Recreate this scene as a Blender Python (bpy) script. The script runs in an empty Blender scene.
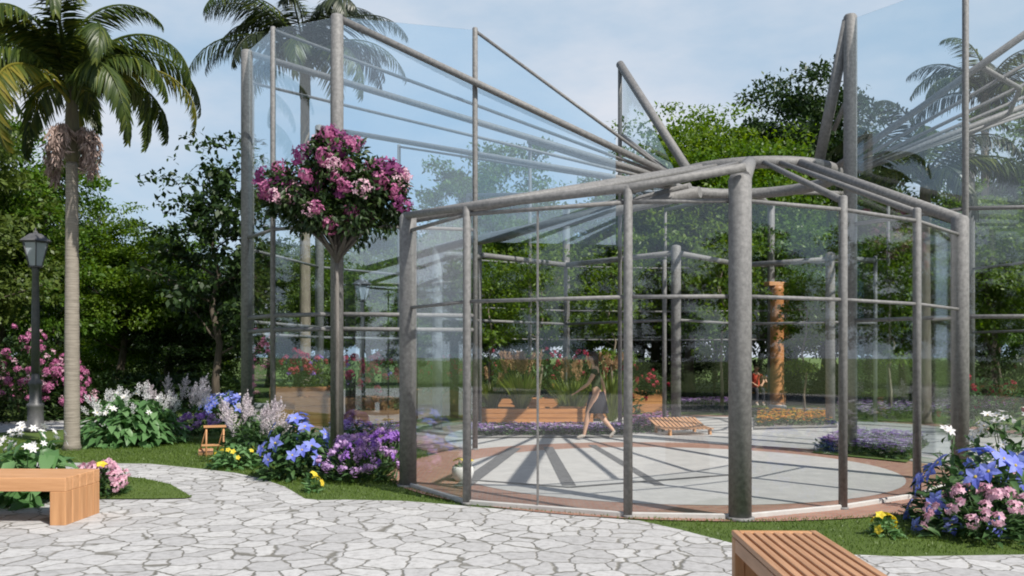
import bpy, math, random
import numpy as np
from mathutils import Vector, Matrix
R = math.radians
rng = np.random.default_rng(7)
random.seed(7)
S = bpy.context.scene
C = S.collection
FPX, HY, EYE = 900.0, 355.0, 1.6

# ------------------------------------------------------------------ camera, sky, sun, exposure
cam = bpy.data.cameras.new('camera'); camo = bpy.data.objects.new('camera', cam); C.objects.link(camo)
camo.location = (0, 0, EYE); camo.rotation_euler = (R(90), 0, 0)
cam.sensor_width = 36; cam.lens = FPX / 1024 * 36; cam.shift_y = (HY - 288) / 1024
cam.clip_start = .05; cam.clip_end = 2000
S.camera = camo
SUN_AZ, SUN_EL = 137, 46          # azimuth clockwise from +Y
W = bpy.data.worlds.new('World'); S.world = W; W.use_nodes = True
nt = W.node_tree; nt.nodes.clear()
wo = nt.nodes.new('ShaderNodeOutputWorld'); bg = nt.nodes.new('ShaderNodeBackground')
sky = nt.nodes.new('ShaderNodeTexSky'); sky.sky_type = 'NISHITA'; sky.sun_disc = False
sky.sun_elevation = R(SUN_EL); sky.sun_rotation = R(SUN_AZ); sky.dust_density = 1.2; sky.air_density = 1.0; sky.ozone_density = 1.6
tc = nt.nodes.new('ShaderNodeTexCoord'); mp = nt.nodes.new('ShaderNodeMapping'); mp.inputs['Scale'].default_value = (1.2, 1.2, 3.2)
mp.inputs['Location'].default_value = (.7, .2, .1)
nz = nt.nodes.new('ShaderNodeTexNoise'); nz.inputs['Scale'].default_value = 2.0; nz.inputs['Detail'].default_value = 7; nz.inputs['Roughness'].default_value = .55
rp = nt.nodes.new('ShaderNodeValToRGB'); rp.color_ramp.elements[0].position = .36; rp.color_ramp.elements[1].position = .66
rp.color_ramp.elements[0].color = (.72, .72, .72, 1); rp.color_ramp.elements[1].color = (.95, .95, .95, 1)
mx = nt.nodes.new('ShaderNodeMix'); mx.data_type = 'RGBA'; mx.inputs[7].default_value = (6.7, 7.55, 8.9, 1)
r2_ = nt.nodes.new('ShaderNodeValToRGB'); r2_.color_ramp.elements[0].position = .38; r2_.color_ramp.elements[1].position = .64
r2_.color_ramp.elements[0].color = (.50, .69, .88, 1); r2_.color_ramp.elements[1].color = (.80, .83, .90, 1)
vs_ = nt.nodes.new('ShaderNodeVectorMath'); vs_.operation = 'SCALE'; vs_.inputs['Scale'].default_value = 10.3
nt.links.new(nz.outputs[0], r2_.inputs[0]); nt.links.new(r2_.outputs[0], vs_.inputs[0]); nt.links.new(vs_.outputs[0], mx.inputs[7])
nt.links.new(tc.outputs['Generated'], mp.inputs[0]); nt.links.new(mp.outputs[0], nz.inputs['Vector'])
nt.links.new(nz.outputs[0], rp.inputs[0]); sx_ = nt.nodes.new('ShaderNodeSeparateXYZ'); nt.links.new(tc.outputs['Generated'], sx_.inputs[0])
hr_ = nt.nodes.new('ShaderNodeMapRange'); hr_.inputs[1].default_value = .40; hr_.inputs[2].default_value = .68; hr_.inputs[3].default_value = 1.0; hr_.inputs[4].default_value = .05
nt.links.new(sx_.outputs[2], hr_.inputs[0]); ml_ = nt.nodes.new('ShaderNodeMath'); ml_.operation = 'MULTIPLY'
nt.links.new(rp.outputs[0], ml_.inputs[0]); nt.links.new(hr_.outputs[0], ml_.inputs[1]); nt.links.new(ml_.outputs[0], mx.inputs[0])
nt.links.new(sky.outputs[0], mx.inputs[6]); nt.links.new(mx.outputs[2], bg.inputs[0])
bg.inputs[1].default_value = .085; nt.links.new(bg.outputs[0], wo.inputs[0])
sd = bpy.data.lights.new('sun', 'SUN'); sd.energy = 5.0; sd.angle = R(.6); sd.color = (1, .95, .87)
so = bpy.data.objects.new('sun', sd); C.objects.link(so)
sv = Vector((math.sin(R(SUN_AZ)) * math.cos(R(SUN_EL)), math.cos(R(SUN_AZ)) * math.cos(R(SUN_EL)), math.sin(R(SUN_EL))))
so.rotation_euler = sv.to_track_quat('Z', 'Y').to_euler()
S.view_settings.view_transform = 'Standard'; S.view_settings.look = 'None'; S.view_settings.gamma = 1; S.view_settings.exposure = 0.16
S.cycles.max_bounces = 10; S.cycles.transparent_max_bounces = 40; S.cycles.glossy_bounces = 4; S.cycles.diffuse_bounces = 3
S.cycles.use_denoising = True; S.cycles.caustics_reflective = False; S.cycles.caustics_refractive = False
S.cycles.filter_width = 1.9; S.cycles.sample_clamp_indirect = 6

# ------------------------------------------------------------------ helpers
def g(x, y):                      # photo pixel on the ground -> world X, Y
    D = FPX * EYE / (y - HY); return ((x - 512) * D / FPX, D)
def w(x, y, D): return ((x - 512) * D / FPX, D, EYE + (HY - y) * D / FPX)

def mesh_np(name, V, faces):
    """V (n,3); faces: list of int arrays (m,k)"""
    V = np.asarray(V, dtype=np.float32).reshape(-1, 3)
    m = bpy.data.meshes.new(name)
    m.vertices.add(len(V)); m.vertices.foreach_set('co', V.ravel())
    faces = [np.asarray(f, dtype=np.int32) for f in faces if len(f)]
    tot = np.concatenate([np.full(len(f), f.shape[1], np.int32) for f in faces])
    idx = np.concatenate([f.ravel() for f in faces])
    m.loops.add(len(idx)); m.loops.foreach_set('vertex_index', idx)
    m.polygons.add(len(tot))
    st = np.concatenate([[0], np.cumsum(tot)[:-1]]).astype(np.int32)
    m.polygons.foreach_set('loop_start', st); m.polygons.foreach_set('loop_total', tot)
    m.update(calc_edges=True); m.validate()
    return m

class MB:
    """collects shapes for ONE mesh"""
    def __init__(s): s.v = []; s.f = []; s.n = 0; s.sm = []
    def add(s, V, F, smooth=False):
        V = np.asarray(V, float).reshape(-1, 3); s.v.append(V)
        for f in F: s.f.append([i + s.n for i in f]); s.sm.append(smooth)
        s.n += len(V); return s
    def box(s, c, d, rz=0, rx=0, ry=0, bev=0.0):
        hx, hy, hz = d[0] / 2, d[1] / 2, d[2] / 2
        M = Matrix.Translation(c) @ Matrix.Rotation(rz, 4, 'Z') @ Matrix.Rotation(ry, 4, 'Y') @ Matrix.Rotation(rx, 4, 'X')
        if bev > 0:
            b = min(bev, hx * .9, hy * .9, hz * .9); P = []
            for sz in (-1, 1):
                for (a, e) in ((hx, hy - b), (hx - b, hy)): pass
            # chamfered box: 24 verts
            V = []; 
            for sx in (-1, 1):
                for sy in (-1, 1):
                    for sz in (-1, 1):
                        V += [(sx * hx, sy * (hy - b), sz * (hz - b)), (sx * (hx - b), sy * hy, sz * (hz - b)), (sx * (hx - b), sy * (hy - b), sz * hz)]
            def I(sx, sy, sz, k): return (((sx > 0) * 2 + (sy > 0)) * 2 + (sz > 0)) * 3 + k
            F = []
            for q in (-1, 1):
                F.append([I(q, -1, -1, 0), I(q, 1, -1, 0), I(q, 1, 1, 0), I(q, -1, 1, 0)])
                F.append([I(-1, q, -1, 1), I(1, q, -1, 1), I(1, q, 1, 1), I(-1, q, 1, 1)])
                F.append([I(-1, -1, q, 2), I(1, -1, q, 2), I(1, 1, q, 2), I(-1, 1, q, 2)])
            for a in (-1, 1):
                for c2 in (-1, 1):
                    F.append([I(a, c2, -1, 0), I(a, c2, 1, 0), I(a, c2, 1, 1), I(a, c2, -1, 1)])
                    F.append([I(a, -1, c2, 0), I(a, 1, c2, 0), I(a, 1, c2, 2), I(a, -1, c2, 2)])
                    F.append([I(-1, a, c2, 1), I(1, a, c2, 1), I(1, a, c2, 2), I(-1, a, c2, 2)])
                    for e in (-1, 1): F.append([I(a, c2, e, 0), I(a, c2, e, 1), I(a, c2, e, 2)])
            V = [tuple(M @ Vector(v)) for v in V]
            cc = Vector(c); F2 = []
            for f in F:
                p = [Vector(V[i]) for i in f]; n = (p[1] - p[0]).cross(p[2] - p[0]); m_ = sum(p, Vector()) / len(p) - cc
                F2.append(f if n.dot(m_) > 0 else f[::-1])
            return s.add(V, F2)
        V = [tuple(M @ Vector((x * hx, y * hy, z * hz))) for x in (-1, 1) for y in (-1, 1) for z in (-1, 1)]
        return s.add(V, [[0, 1, 3, 2], [4, 6, 7, 5], [0, 4, 5, 1], [2, 3, 7, 6], [0, 2, 6, 4], [1, 5, 7, 3]])
    def path(s, pts, rad, n=12, cap=True):
        """tapered tube along points"""
        pts = [Vector(p) for p in pts]
        if not hasattr(rad, '__len__'): rad = [rad] * len(pts)
        V = []; prev = None
        for i, p in enumerate(pts):
            t = (pts[min(i + 1, len(pts) - 1)] - pts[max(i - 1, 0)]).normalized()
            if prev is None:
                a = Vector((0, 0, 1)) if abs(t.z) < .9 else Vector((1, 0, 0)); u = t.cross(a).normalized()
            else: u = (prev - t * prev.dot(t)).normalized()
            prev = u; v = t.cross(u)
            for k in range(n):
                an = 2 * math.pi * k / n; V.append(p + (u * math.cos(an) + v * math.sin(an)) * rad[i])
        F = []
        for i in range(len(pts) - 1):
            for k in range(n): F.append([i * n + k, i * n + (k + 1) % n, (i + 1) * n + (k + 1) % n, (i + 1) * n + k])
        s.add(V, F, True)
        if cap:
            b = s.n - len(V)
            s.f.append([b + k for k in range(n)][::-1]); s.sm.append(False)
            s.f.append([b + (len(pts) - 1) * n + k for k in range(n)]); s.sm.append(False)
        return s
    def lathe(s, prof, n=16, c=(0, 0, 0), smooth=True, rot=0):
        V = []; F = []
        for r_, z in prof:
            for k in range(n):
                a = 2 * math.pi * k / n + rot; V.append((c[0] + r_ * math.cos(a), c[1] + r_ * math.sin(a), c[2] + z))
        for i in range(len(prof) - 1):
            for k in range(n): F.append([i * n + k, i * n + (k + 1) % n, (i + 1) * n + (k + 1) % n, (i + 1) * n + k])
        s.add(V, F, smooth); b = s.n - len(V)
        s.f.append([b + k for k in range(n)][::-1]); s.sm.append(False)
        s.f.append([b + (len(prof) - 1) * n + k for k in range(n)]); s.sm.append(False)
        return s
    def mesh(s, name, mat):
        m = bpy.data.meshes.new(name); m.from_pydata(np.concatenate(s.v).tolist(), [], s.f)
        m.polygons.foreach_set('use_smooth', s.sm); m.materials.append(mat); m.update(); return m
    def build(s, name, mat, parent=None, loc=(0, 0, 0)):
        return link(name, s.mesh(name, mat), parent, loc)

def link(name, mesh, parent=None, loc=(0, 0, 0), rot=(0, 0, 0), sc=(1, 1, 1)):
    o = bpy.data.objects.new(name, mesh); C.objects.link(o); o.parent = parent
    o.location = loc; o.rotation_euler = rot; o.scale = sc; return o
def tag(o, label, cat, group=None):
    o['label'] = label; o['category'] = cat
    if group: o['group'] = group
    return o
def thing(name, label, cat, loc=(0, 0, 0), rz=0, group=None):
    o = bpy.data.objects.new(name, None); C.objects.link(o); o.location = loc; o.rotation_euler = (0, 0, rz)
    o.empty_display_size = .2
    return tag(o, label, cat, group)
def dup(root, loc, rz=0, sc=1.0, label=None, cat=None):
    r = root.copy(); C.objects.link(r); r.location = loc; r.rotation_euler = (0, 0, rz)
    r.scale = sc if hasattr(sc, '__len__') else (sc, sc, sc)
    if label: r['label'] = label
    if cat: r['category'] = cat
    for ch in list(root.children):
        c = ch.copy(); C.objects.link(c); c.parent = r
        for gch in list(ch.children):
            d = gch.copy(); C.objects.link(d); d.parent = c
    return r
def struct(o): o['kind'] = 'structure'; return o
def stuff(o): o['kind'] = 'stuff'; return o

# ------------------------------------------------------------------ materials
def new_mat(name):
    m = bpy.data.materials.new(name); m.use_nodes = True; n = m.node_tree; b = n.nodes['Principled BSDF']
    return m, n, b
def N(n, t, **k):
    nd = n.nodes.new(t)
    for a, v in k.items(): setattr(nd, a, v)
    return nd
def noise(n, scale, detail=4, rough=.6, coord='Object', stretch=None):
    t = N(n, 'ShaderNodeTexCoord'); z = N(n, 'ShaderNodeTexNoise')
    z.inputs['Scale'].default_value = scale; z.inputs['Detail'].default_value = detail; z.inputs['Roughness'].default_value = rough
    if stretch:
        mp = N(n, 'ShaderNodeMapping'); mp.inputs['Scale'].default_value = stretch
        n.links.new(t.outputs[coord], mp.inputs[0]); n.links.new(mp.outputs[0], z.inputs['Vector'])
    else: n.links.new(t.outputs[coord], z.inputs['Vector'])
    return z
def ramp(n, src, stops):
    r = N(n, 'ShaderNodeValToRGB'); e = r.color_ramp.elements
    e[0].position, e[0].color = stops[0][0], (*stops[0][1], 1); e[1].position, e[1].color = stops[-1][0], (*stops[-1][1], 1)
    for p, c in stops[1:-1]: x = e.new(p); x.color = (*c, 1)
    n.links.new(src, r.inputs[0]); return r
def bump(n, b, src, strength=.3, dist=.02):
    u = N(n, 'ShaderNodeBump'); u.inputs['Strength'].default_value = strength; u.inputs['Distance'].default_value = dist
    n.links.new(src, u.inputs['Height']); n.links.new(u.outputs[0], b.inputs['Normal'])
def simple(name, c1, c2=None, rough=.6, scale=8, bmp=.2, metal=0, stretch=None, detail=5, dist=.01, spec=.5):
    m, n, b = new_mat(name); c2 = c2 or tuple(x * .7 for x in c1)
    z = noise(n, scale, detail, .65, stretch=stretch); r = ramp(n, z.outputs[0], [(.3, c2), (.7, c1)])
    n.links.new(r.outputs[0], b.inputs['Base Color']); b.inputs['Roughness'].default_value = rough; b.inputs['Metallic'].default_value = metal
    b.inputs['Specular IOR Level'].default_value = spec
    if bmp: bump(n, b, z.outputs[0], bmp, dist)
    return m
def leafmat(name, stops, trans=.35, rough=.45, spec=.4):
    """one colour per leaf (random per island), part of the light passing through"""
    m, n, b = new_mat(name); ge = N(n, 'ShaderNodeNewGeometry')
    r = ramp(n, ge.outputs['Random Per Island'], stops)
    n.links.new(r.outputs[0], b.inputs['Base Color']); b.inputs['Roughness'].default_value = rough; b.inputs['Specular IOR Level'].default_value = spec
    tr = N(n, 'ShaderNodeBsdfTranslucent'); mxs = N(n, 'ShaderNodeMixShader'); mxs.inputs[0].default_value = trans
    hs = N(n, 'ShaderNodeHueSaturation'); hs.inputs['Hue'].default_value = .49; hs.inputs['Saturation'].default_value = 1.1; hs.inputs['Value'].default_value = 1.3
    n.links.new(r.outputs[0], hs.inputs['Color']); n.links.new(hs.outputs[0], tr.inputs[0])
    n.links.new(b.outputs[0], mxs.inputs[1]); n.links.new(tr.outputs[0], mxs.inputs[2])
    n.links.new(mxs.outputs[0], n.nodes['Material Output'].inputs[0]); return m
def glassmat(name, tint, base, edge, rcol=(1, 1, 1)):
    m = bpy.data.materials.new(name); m.use_nodes = True; n = m.node_tree; n.nodes.clear()
    o = N(n, 'ShaderNodeOutputMaterial'); t = N(n, 'ShaderNodeBsdfTransparent'); t.inputs[0].default_value = (*tint, 1)
    gl = N(n, 'ShaderNodeBsdfGlossy'); gl.inputs['Roughness'].default_value = .015; gl.inputs['Color'].default_value = (*rcol, 1)
    lw = N(n, 'ShaderNodeLayerWeight'); lw.inputs[0].default_value = .5
    p = N(n, 'ShaderNodeMath', operation='POWER'); p.inputs[1].default_value = 3.0
    mu = N(n, 'ShaderNodeMath', operation='MULTIPLY_ADD'); mu.inputs[1].default_value = edge; mu.inputs[2].default_value = base
    n.links.new(lw.outputs['Facing'], p.inputs[0]); n.links.new(p.outputs[0], mu.inputs[0])
    s_ = N(n, 'ShaderNodeMixShader'); n.links.new(mu.outputs[0], s_.inputs[0]); n.links.new(t.outputs[0], s_.inputs[1]); n.links.new(gl.outputs[0], s_.inputs[2])
    n.links.new(s_.outputs[0], o.inputs[0]); return m

M = {}
M['steel'] = simple('weathered_steel', (.26, .255, .25), (.13, .128, .128), .62, 22, .35, 0, detail=12)
M['glass'] = glassmat('clear_glass', (.975, .985, .985), .05, .42)
M['glass_tall'] = glassmat('tall_glass', (.90, .95, .975), .085, .5)
M['glass_sky'] = glassmat('sky_glass', (.85, .935, .985), .17, .45)
M['glass_edge'] = simple('glass_edge', (.3, .5, .5), None, .2, 5, 0)
M['concrete'] = simple('pale_concrete', (.52, .51, .49), (.42, .41, .40), .8, 6, .15)
M['plaza'] = simple('plaza_paving', (.52, .505, .485), (.41, .40, .39), .75, 3.5, .1, detail=9)
M['darkband'] = simple('dark_floor', (.16, .16, .165), (.09, .09, .095), .8, 14, .3)
M['gravel'] = simple('gravel', (.30, .29, .27), (.17, .16, .15), .9, 40, .6)
M['soil'] = simple('soil', (.05, .035, .025), (.02, .015, .01), .95, 20, .6)
M['lamp_iron'] = simple('lamp_iron', (.115, .115, .12), (.07, .07, .075), .5, 12, .1)
M['white'] = simple('white_ceramic', (.75, .74, .72), (.65, .64, .62), .35, 4, .03)
M['skin'] = simple('skin', (.58, .36, .25), (.52, .31, .21), .55, 6, .02)
M['cloth_olive'] = simple('cloth_olive', (.05, .065, .035), (.035, .045, .02), .85, 30, .2)
M['cloth_dark'] = simple('cloth_dark', (.03, .03, .04), (.02, .02, .03), .85, 30, .2)
M['cloth_red'] = simple('cloth_red', (.55, .06, .03), (.42, .04, .02), .85, 30, .2)
M['cloth_blue'] = simple('cloth_blue', (.10, .14, .25), (.07, .09, .18), .85, 30, .2)
M['hair'] = simple('hair', (.06, .035, .02), (.03, .018, .01), .6, 40, .3)
M['shoe'] = simple('shoe', (.5, .45, .4), (.4, .35, .3), .6, 9, .05)
M['lantern_glass'] = simple('lantern_glass', (.42, .47, .52), (.34, .38, .43), .15, 3, .02)
M['bark'] = simple('bark', (.12, .095, .07), (.05, .04, .03), .9, 9, .8, stretch=(1, 1, .25), dist=.04)
M['palebark'] = simple('pale_bark', (.30, .25, .19), (.15, .12, .09), .9, 9, .6, stretch=(1, 1, .3), dist=.03)
M['palm_trunk'] = simple('palm_trunk', (.36, .32, .27), (.20, .175, .145), .9, 7, .7, stretch=(.6, .6, 9), dist=.02)
M['steel_bark'] = simple('grey_bark', (.20, .185, .17), (.10, .09, .08), .9, 14, .6, stretch=(1, 1, .3), dist=.02)
M['spathe'] = simple('dry_stalk', (.42, .32, .28), (.27, .19, .17), .9, 22, .5)
M['shaft'] = simple('crownshaft', (.16, .15, .08), (.08, .06, .04), .7, 6, .3, stretch=(2, 2, .4))

def woodmat(name, c1, c2, axis):
    m, n, b = new_mat(name); st = [14, 14, 14]; st[axis] = .9
    z = noise(n, 1.6, 8, .6, stretch=tuple(st)); z2 = noise(n, 2.3, 2)
    ge = N(n, 'ShaderNodeNewGeometry')
    r = ramp(n, z.outputs[0], [(.28, c2), (.5, tuple((a + d) / 2 for a, d in zip(c1, c2))), (.72, c1)])
    hs = N(n, 'ShaderNodeHueSaturation'); mr = N(n, 'ShaderNodeMapRange'); mr.inputs[3].default_value = .78; mr.inputs[4].default_value = 1.2
    n.links.new(ge.outputs['Random Per Island'], mr.inputs[0]); n.links.new(mr.outputs[0], hs.inputs['Value']); n.links.new(r.outputs[0], hs.inputs['Color'])
    n.links.new(hs.outputs[0], b.inputs['Base Color']); b.inputs['Roughness'].default_value = .5; bump(n, b, z.outputs[0], .25, .004); return m
M['wood_x'] = woodmat('oiled_wood', (.64, .35, .175), (.42, .205, .09), 0)
M['wood_y'] = woodmat('oiled_slat_wood', (.56, .315, .18), (.32, .165, .085), 1)
M['wood_z'] = woodmat('upright_wood', (.58, .31, .145), (.36, .17, .07), 2)
M['planter'] = woodmat('planter_wood', (.55, .26, .10), (.34, .14, .05), 0)

# crazy paving
def paving():
    m, n, b = new_mat('crazy_paving'); t = N(n, 'ShaderNodeTexCoord'); mp = N(n, 'ShaderNodeMapping'); mp.inputs['Scale'].default_value = (3.7, 3.4, 1); mp.inputs['Rotation'].default_value = (0, 0, .35)
    dz = N(n, 'ShaderNodeTexNoise'); dz.inputs['Scale'].default_value = 2.2; dz.inputs['Detail'].default_value = 3
    vm = N(n, 'ShaderNodeVectorMath', operation='MULTIPLY_ADD'); vm.inputs[1].default_value = (.4, .4, 0)
    n.links.new(t.outputs['Object'], mp.inputs[0]); n.links.new(mp.outputs[0], dz.inputs['Vector']); n.links.new(dz.outputs['Color'], vm.inputs[0]); n.links.new(mp.outputs[0], vm.inputs[2])
    v = N(n, 'ShaderNodeTexVoronoi', feature='DISTANCE_TO_EDGE'); v.inputs['Scale'].default_value = 1.0; v.inputs['Randomness'].default_value = .95
    v2 = N(n, 'ShaderNodeTexVoronoi', feature='F1'); v2.inputs['Scale'].default_value = 1.0; v2.inputs['Randomness'].default_value = .95
    n.links.new(vm.outputs[0], v.inputs['Vector']); n.links.new(vm.outputs[0], v2.inputs['Vector'])
    fine = noise(n, 14, 8, .7); big = noise(n, .7, 4)
    bw = N(n, 'ShaderNodeSeparateColor'); n.links.new(v2.outputs['Color'], bw.inputs[0])
    stone = ramp(n, bw.outputs[0], [(0, (.43, .425, .425)), (.5, (.49, .485, .485)), (1, (.56, .555, .55))])
    mx1 = N(n, 'ShaderNodeMix', data_type='RGBA', blend_type='MULTIPLY'); mx1.inputs[0].default_value = .8
    fr = ramp(n, fine.outputs[0], [(.3, (.55, .54, .53)), (.5, (.92, .92, .92)), (.7, (1.1, 1.1, 1.1))]); n.links.new(stone.outputs[0], mx1.inputs[6]); n.links.new(fr.outputs[0], mx1.inputs[7])
    gr = ramp(n, big.outputs[0], [(.35, (.13, .125, .105)), (.65, (.24, .23, .21))])
    # joint width changes along the joint
    th = N(n, 'ShaderNodeMath', operation='MULTIPLY_ADD'); jn = noise(n, 5, 3); th.inputs[1].default_value = .052; th.inputs[2].default_value = -.014; n.links.new(jn.outputs[0], th.inputs[0])
    sb = N(n, 'ShaderNodeMath', operation='SUBTRACT'); n.links.new(v.outputs[0], sb.inputs[0]); n.links.new(th.outputs[0], sb.inputs[1])
    mr = N(n, 'ShaderNodeMapRange'); mr.inputs[1].default_value = 0; mr.inputs[2].default_value = .03; n.links.new(sb.outputs[0], mr.inputs[0])
    mx2 = N(n, 'ShaderNodeMix', data_type='RGBA'); n.links.new(mr.outputs[0], mx2.inputs[0]); n.links.new(gr.outputs[0], mx2.inputs[6]); n.links.new(mx1.outputs[2], mx2.inputs[7])
    n.links.new(mx2.outputs[2], b.inputs['Base Color']); b.inputs['Roughness'].default_value = .8
    ad = N(n, 'ShaderNodeMath', operation='MULTIPLY_ADD'); ad.inputs[1].default_value = .25; n.links.new(fine.outputs[0], ad.inputs[0]); n.links.new(mr.outputs[0], ad.inputs[2])
    bump(n, b, ad.outputs[0], .6, .012); return m
M['paving'] = paving()
def brick():
    m, n, b = new_mat('brick_paving'); t = N(n, 'ShaderNodeTexCoord'); k = N(n, 'ShaderNodeTexBrick'); k.inputs['Scale'].default_value = 4.5
    k.inputs['Color1'].default_value = (.30, .13, .09, 1); k.inputs['Color2'].default_value = (.38, .20, .14, 1); k.inputs['Mortar'].default_value = (.25, .21, .18, 1); k.inputs['Mortar Size'].default_value = .03
    n.links.new(t.outputs['Object'], k.inputs['Vector']); n.links.new(k.outputs[0], b.inputs['Base Color']); b.inputs['Roughness'].default_value = .8; bump(n, b, k.outputs['Fac'], -.3, .004); return m
M['brick'] = brick()
def lawn():
    m, n, b = new_mat('lawn'); z = noise(n, 60, 6, .7); z2 = noise(n, .6, 5); 
    r = ramp(n, z.outputs[0], [(.3, (.05, .09, .012)), (.7, (.125, .195, .032))]); r2 = ramp(n, z2.outputs[0], [(.3, (.75, .8, .7)), (.7, (1.2, 1.15, 1.1))])
    mm = N(n, 'ShaderNodeMix', data_type='RGBA', blend_type='MULTIPLY'); mm.inputs[0].default_value = 1; n.links.new(r.outputs[0], mm.inputs[6]); n.links.new(r2.outputs[0], mm.inputs[7])
    n.links.new(mm.outputs[2], b.inputs['Base Color']); b.inputs['Roughness'].default_value = .95; bump(n, b, z.outputs[0], .8, .03); return m
M['lawn'] = lawn()
M['blade'] = leafmat('grass_blade', [(0, (.06, .11, .014)), (1, (.145, .22, .038))], .35)
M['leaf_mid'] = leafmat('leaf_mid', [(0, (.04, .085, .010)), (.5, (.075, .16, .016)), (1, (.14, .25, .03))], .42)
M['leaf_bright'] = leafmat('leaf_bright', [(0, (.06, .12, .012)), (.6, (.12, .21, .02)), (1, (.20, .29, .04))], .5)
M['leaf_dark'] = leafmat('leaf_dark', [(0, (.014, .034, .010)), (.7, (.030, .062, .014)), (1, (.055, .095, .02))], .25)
M['leaf_olive'] = leafmat('leaf_olive', [(0, (.06, .10, .02)), (1, (.14, .19, .04))], .4)
M['hosta'] = leafmat('broad_leaf', [(0, (.07, .16, .05)), (.6, (.12, .25, .09)), (1, (.20, .34, .15))], .35, .4)
M['flower_leaf'] = leafmat('flower_leaf', [(0, (.03, .075, .025)), (1, (.085, .165, .055))], .3, .45)
M['frond'] = leafmat('frond', [(0, (.03, .055, .015)), (.7, (.07, .11, .022)), (1, (.16, .19, .035))], .42, .4, .5)
M['frond_sunlit'] = leafmat('frond_sunlit', [(0, (.06, .10, .02)), (.5, (.15, .18, .03)), (1, (.36, .30, .05))], .5, .4, .5)  # yellow of sunlit fronds put into the leaf colour
M['frond_dark'] = leafmat('frond_dark', [(0, (.018, .028, .014)), (1, (.045, .06, .02))], .15, .4, .5)
M['tallgrass'] = leafmat('tall_grass', [(0, (.14, .22, .04)), (1, (.32, .38, .10))], .45)
M['plume'] = leafmat('grass_plume', [(0, (.35, .22, .12)), (1, (.55, .38, .22))], .4, .8)
def petal(name, a, b_, tr=.3): return leafmat(name, [(0, a), (1, b_)], tr, .6, .2)
M['p_blue'] = petal('petal_blue', (.10, .13, .58), (.32, .37, .84))
M['p_lilac'] = petal('petal_lilac', (.42, .22, .50), (.68, .50, .74))
M['p_violet'] = petal('petal_violet', (.22, .09, .42), (.42, .22, .60))
M['p_pink'] = petal('petal_pink', (.34, .07, .20), (.62, .26, .42))
M['p_magenta'] = petal('petal_magenta', (.20, .04, .15), (.40, .12, .30))
M['p_palepink'] = petal('petal_pale_pink', (.66, .36, .48), (.80, .58, .64))
M['p_white'] = petal('petal_white', (.70, .68, .70), (.86, .85, .86))
M['p_astilbe'] = petal('petal_plume', (.58, .50, .55), (.80, .75, .77))
M['p_red'] = petal('petal_red', (.26, .015, .04), (.50, .07, .11))
M['p_yellow'] = petal('petal_yellow', (.72, .52, .03), (.86, .72, .10))
M['p_orange'] = petal('petal_orange', (.75, .28, .04), (.85, .45, .10))
M['centre'] = simple('flower_centre', (.6, .45, .08), None, .8, 30, .1)

# ------------------------------------------------------------------ leaves in bulk
def unit(v): return v / np.maximum(np.linalg.norm(v, axis=-1, keepdims=True), 1e-9)
def leaves(P, d, nrm, L, Wd, detail=0, droop=.25, fold=.18):
    """leaf blades: P base, d axis, nrm leaf normal; returns (V, faces list)"""
    n = len(P); d = unit(d); sd_ = unit(np.cross(d, nrm)); nr = np.cross(sd_, d)
    L = np.broadcast_to(L, n)[:, None]; Wd = np.broadcast_to(Wd, n)[:, None]
    if detail == 0:
        V = np.stack([P, P + d * L * .45 + sd_ * Wd * .5, P + d * L - nr * L * droop, P + d * L * .45 - sd_ * Wd * .5], 1).reshape(-1, 3)
        b = np.arange(n)[:, None] * 4; return V, [b + np.array([[0, 1, 2, 3]])]
    def at(t, wv, up): return P + d * L * t - nr * L * droop * t * t + sd_ * Wd * wv + nr * Wd * up
    V = np.stack([P, at(.28, .42, fold), at(.28, 0, 0), at(.28, -.42, fold), at(.62, .40, fold), at(.62, 0, 0), at(.62, -.40, fold), at(1, 0, 0)], 1).reshape(-1, 3)
    b = np.arange(n)[:, None] * 8
    return V, [np.concatenate([b + np.array([[0, 1, 2]]), b + np.array([[0, 2, 3]]), b + np.array([[4, 7, 5]]), b + np.array([[5, 7, 6]])]),
               np.concatenate([b + np.array([[1, 4, 5, 2]]), b + np.array([[2, 5, 6, 3]])])]
def merge(parts):
    V = []; F = {}; o = 0
    for v, fs in parts:
        V.append(v)
        for f in fs: F.setdefault(f.shape[1], []).append(f + o)
        o += len(v)
    return np.concatenate(V), [np.concatenate(x) for x in F.values()]
def leafmesh(name, parts, mat):
    V, F = merge(parts) if isinstance(parts, list) else parts
    m = mesh_np(name, V, F); m.materials.append(mat); return m
def rdir(n, flat=1.0):
    v = rng.normal(size=(n, 3)); v[:, 2] *= flat; return unit(v)

# ------------------------------------------------------------------ ground, paths, paving
def sheet(name, pts, z, mat):
    m = bpy.data.meshes.new(name); m.from_pydata([(x, y, 0) for x, y in pts], [], [list(range(len(pts)))]); m.materials.append(mat)
    if m.polygons[0].normal.z < 0: m.flip_normals()
    return struct(link(name, m, None, (0, 0, z)))
def circle(c, r, a0=0, a1=360, n=96): return [(c[0] + r * math.cos(R(a0 + (a1 - a0) * k / n)), c[1] + r * math.sin(R(a0 + (a1 - a0) * k / n))) for k in range(n)]
sheet('ground', [(-400, -200), (400, -200), (400, 600), (-400, 600)], 0, M['lawn'])
edge = [g(*p) for p in [(0, 462.5), (65, 463), (150, 464), (200, 469), (235, 473), (262, 479), (285, 487), (305, 499), (320, 500.5), (345, 500), (400, 501), (440, 504), (480, 507.5), (545, 513), (600, 518), (640, 521), (680, 530), (730, 543), (760, 549), (830, 554), (900, 557), (1024, 555)]]
sheet('stone_path', [(-30, 14.6), (-12, 13.6)] + edge + [(9, 7.3), (30, 8.0), (30, -12), (-30, -12)], .004, M['paving'])
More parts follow.
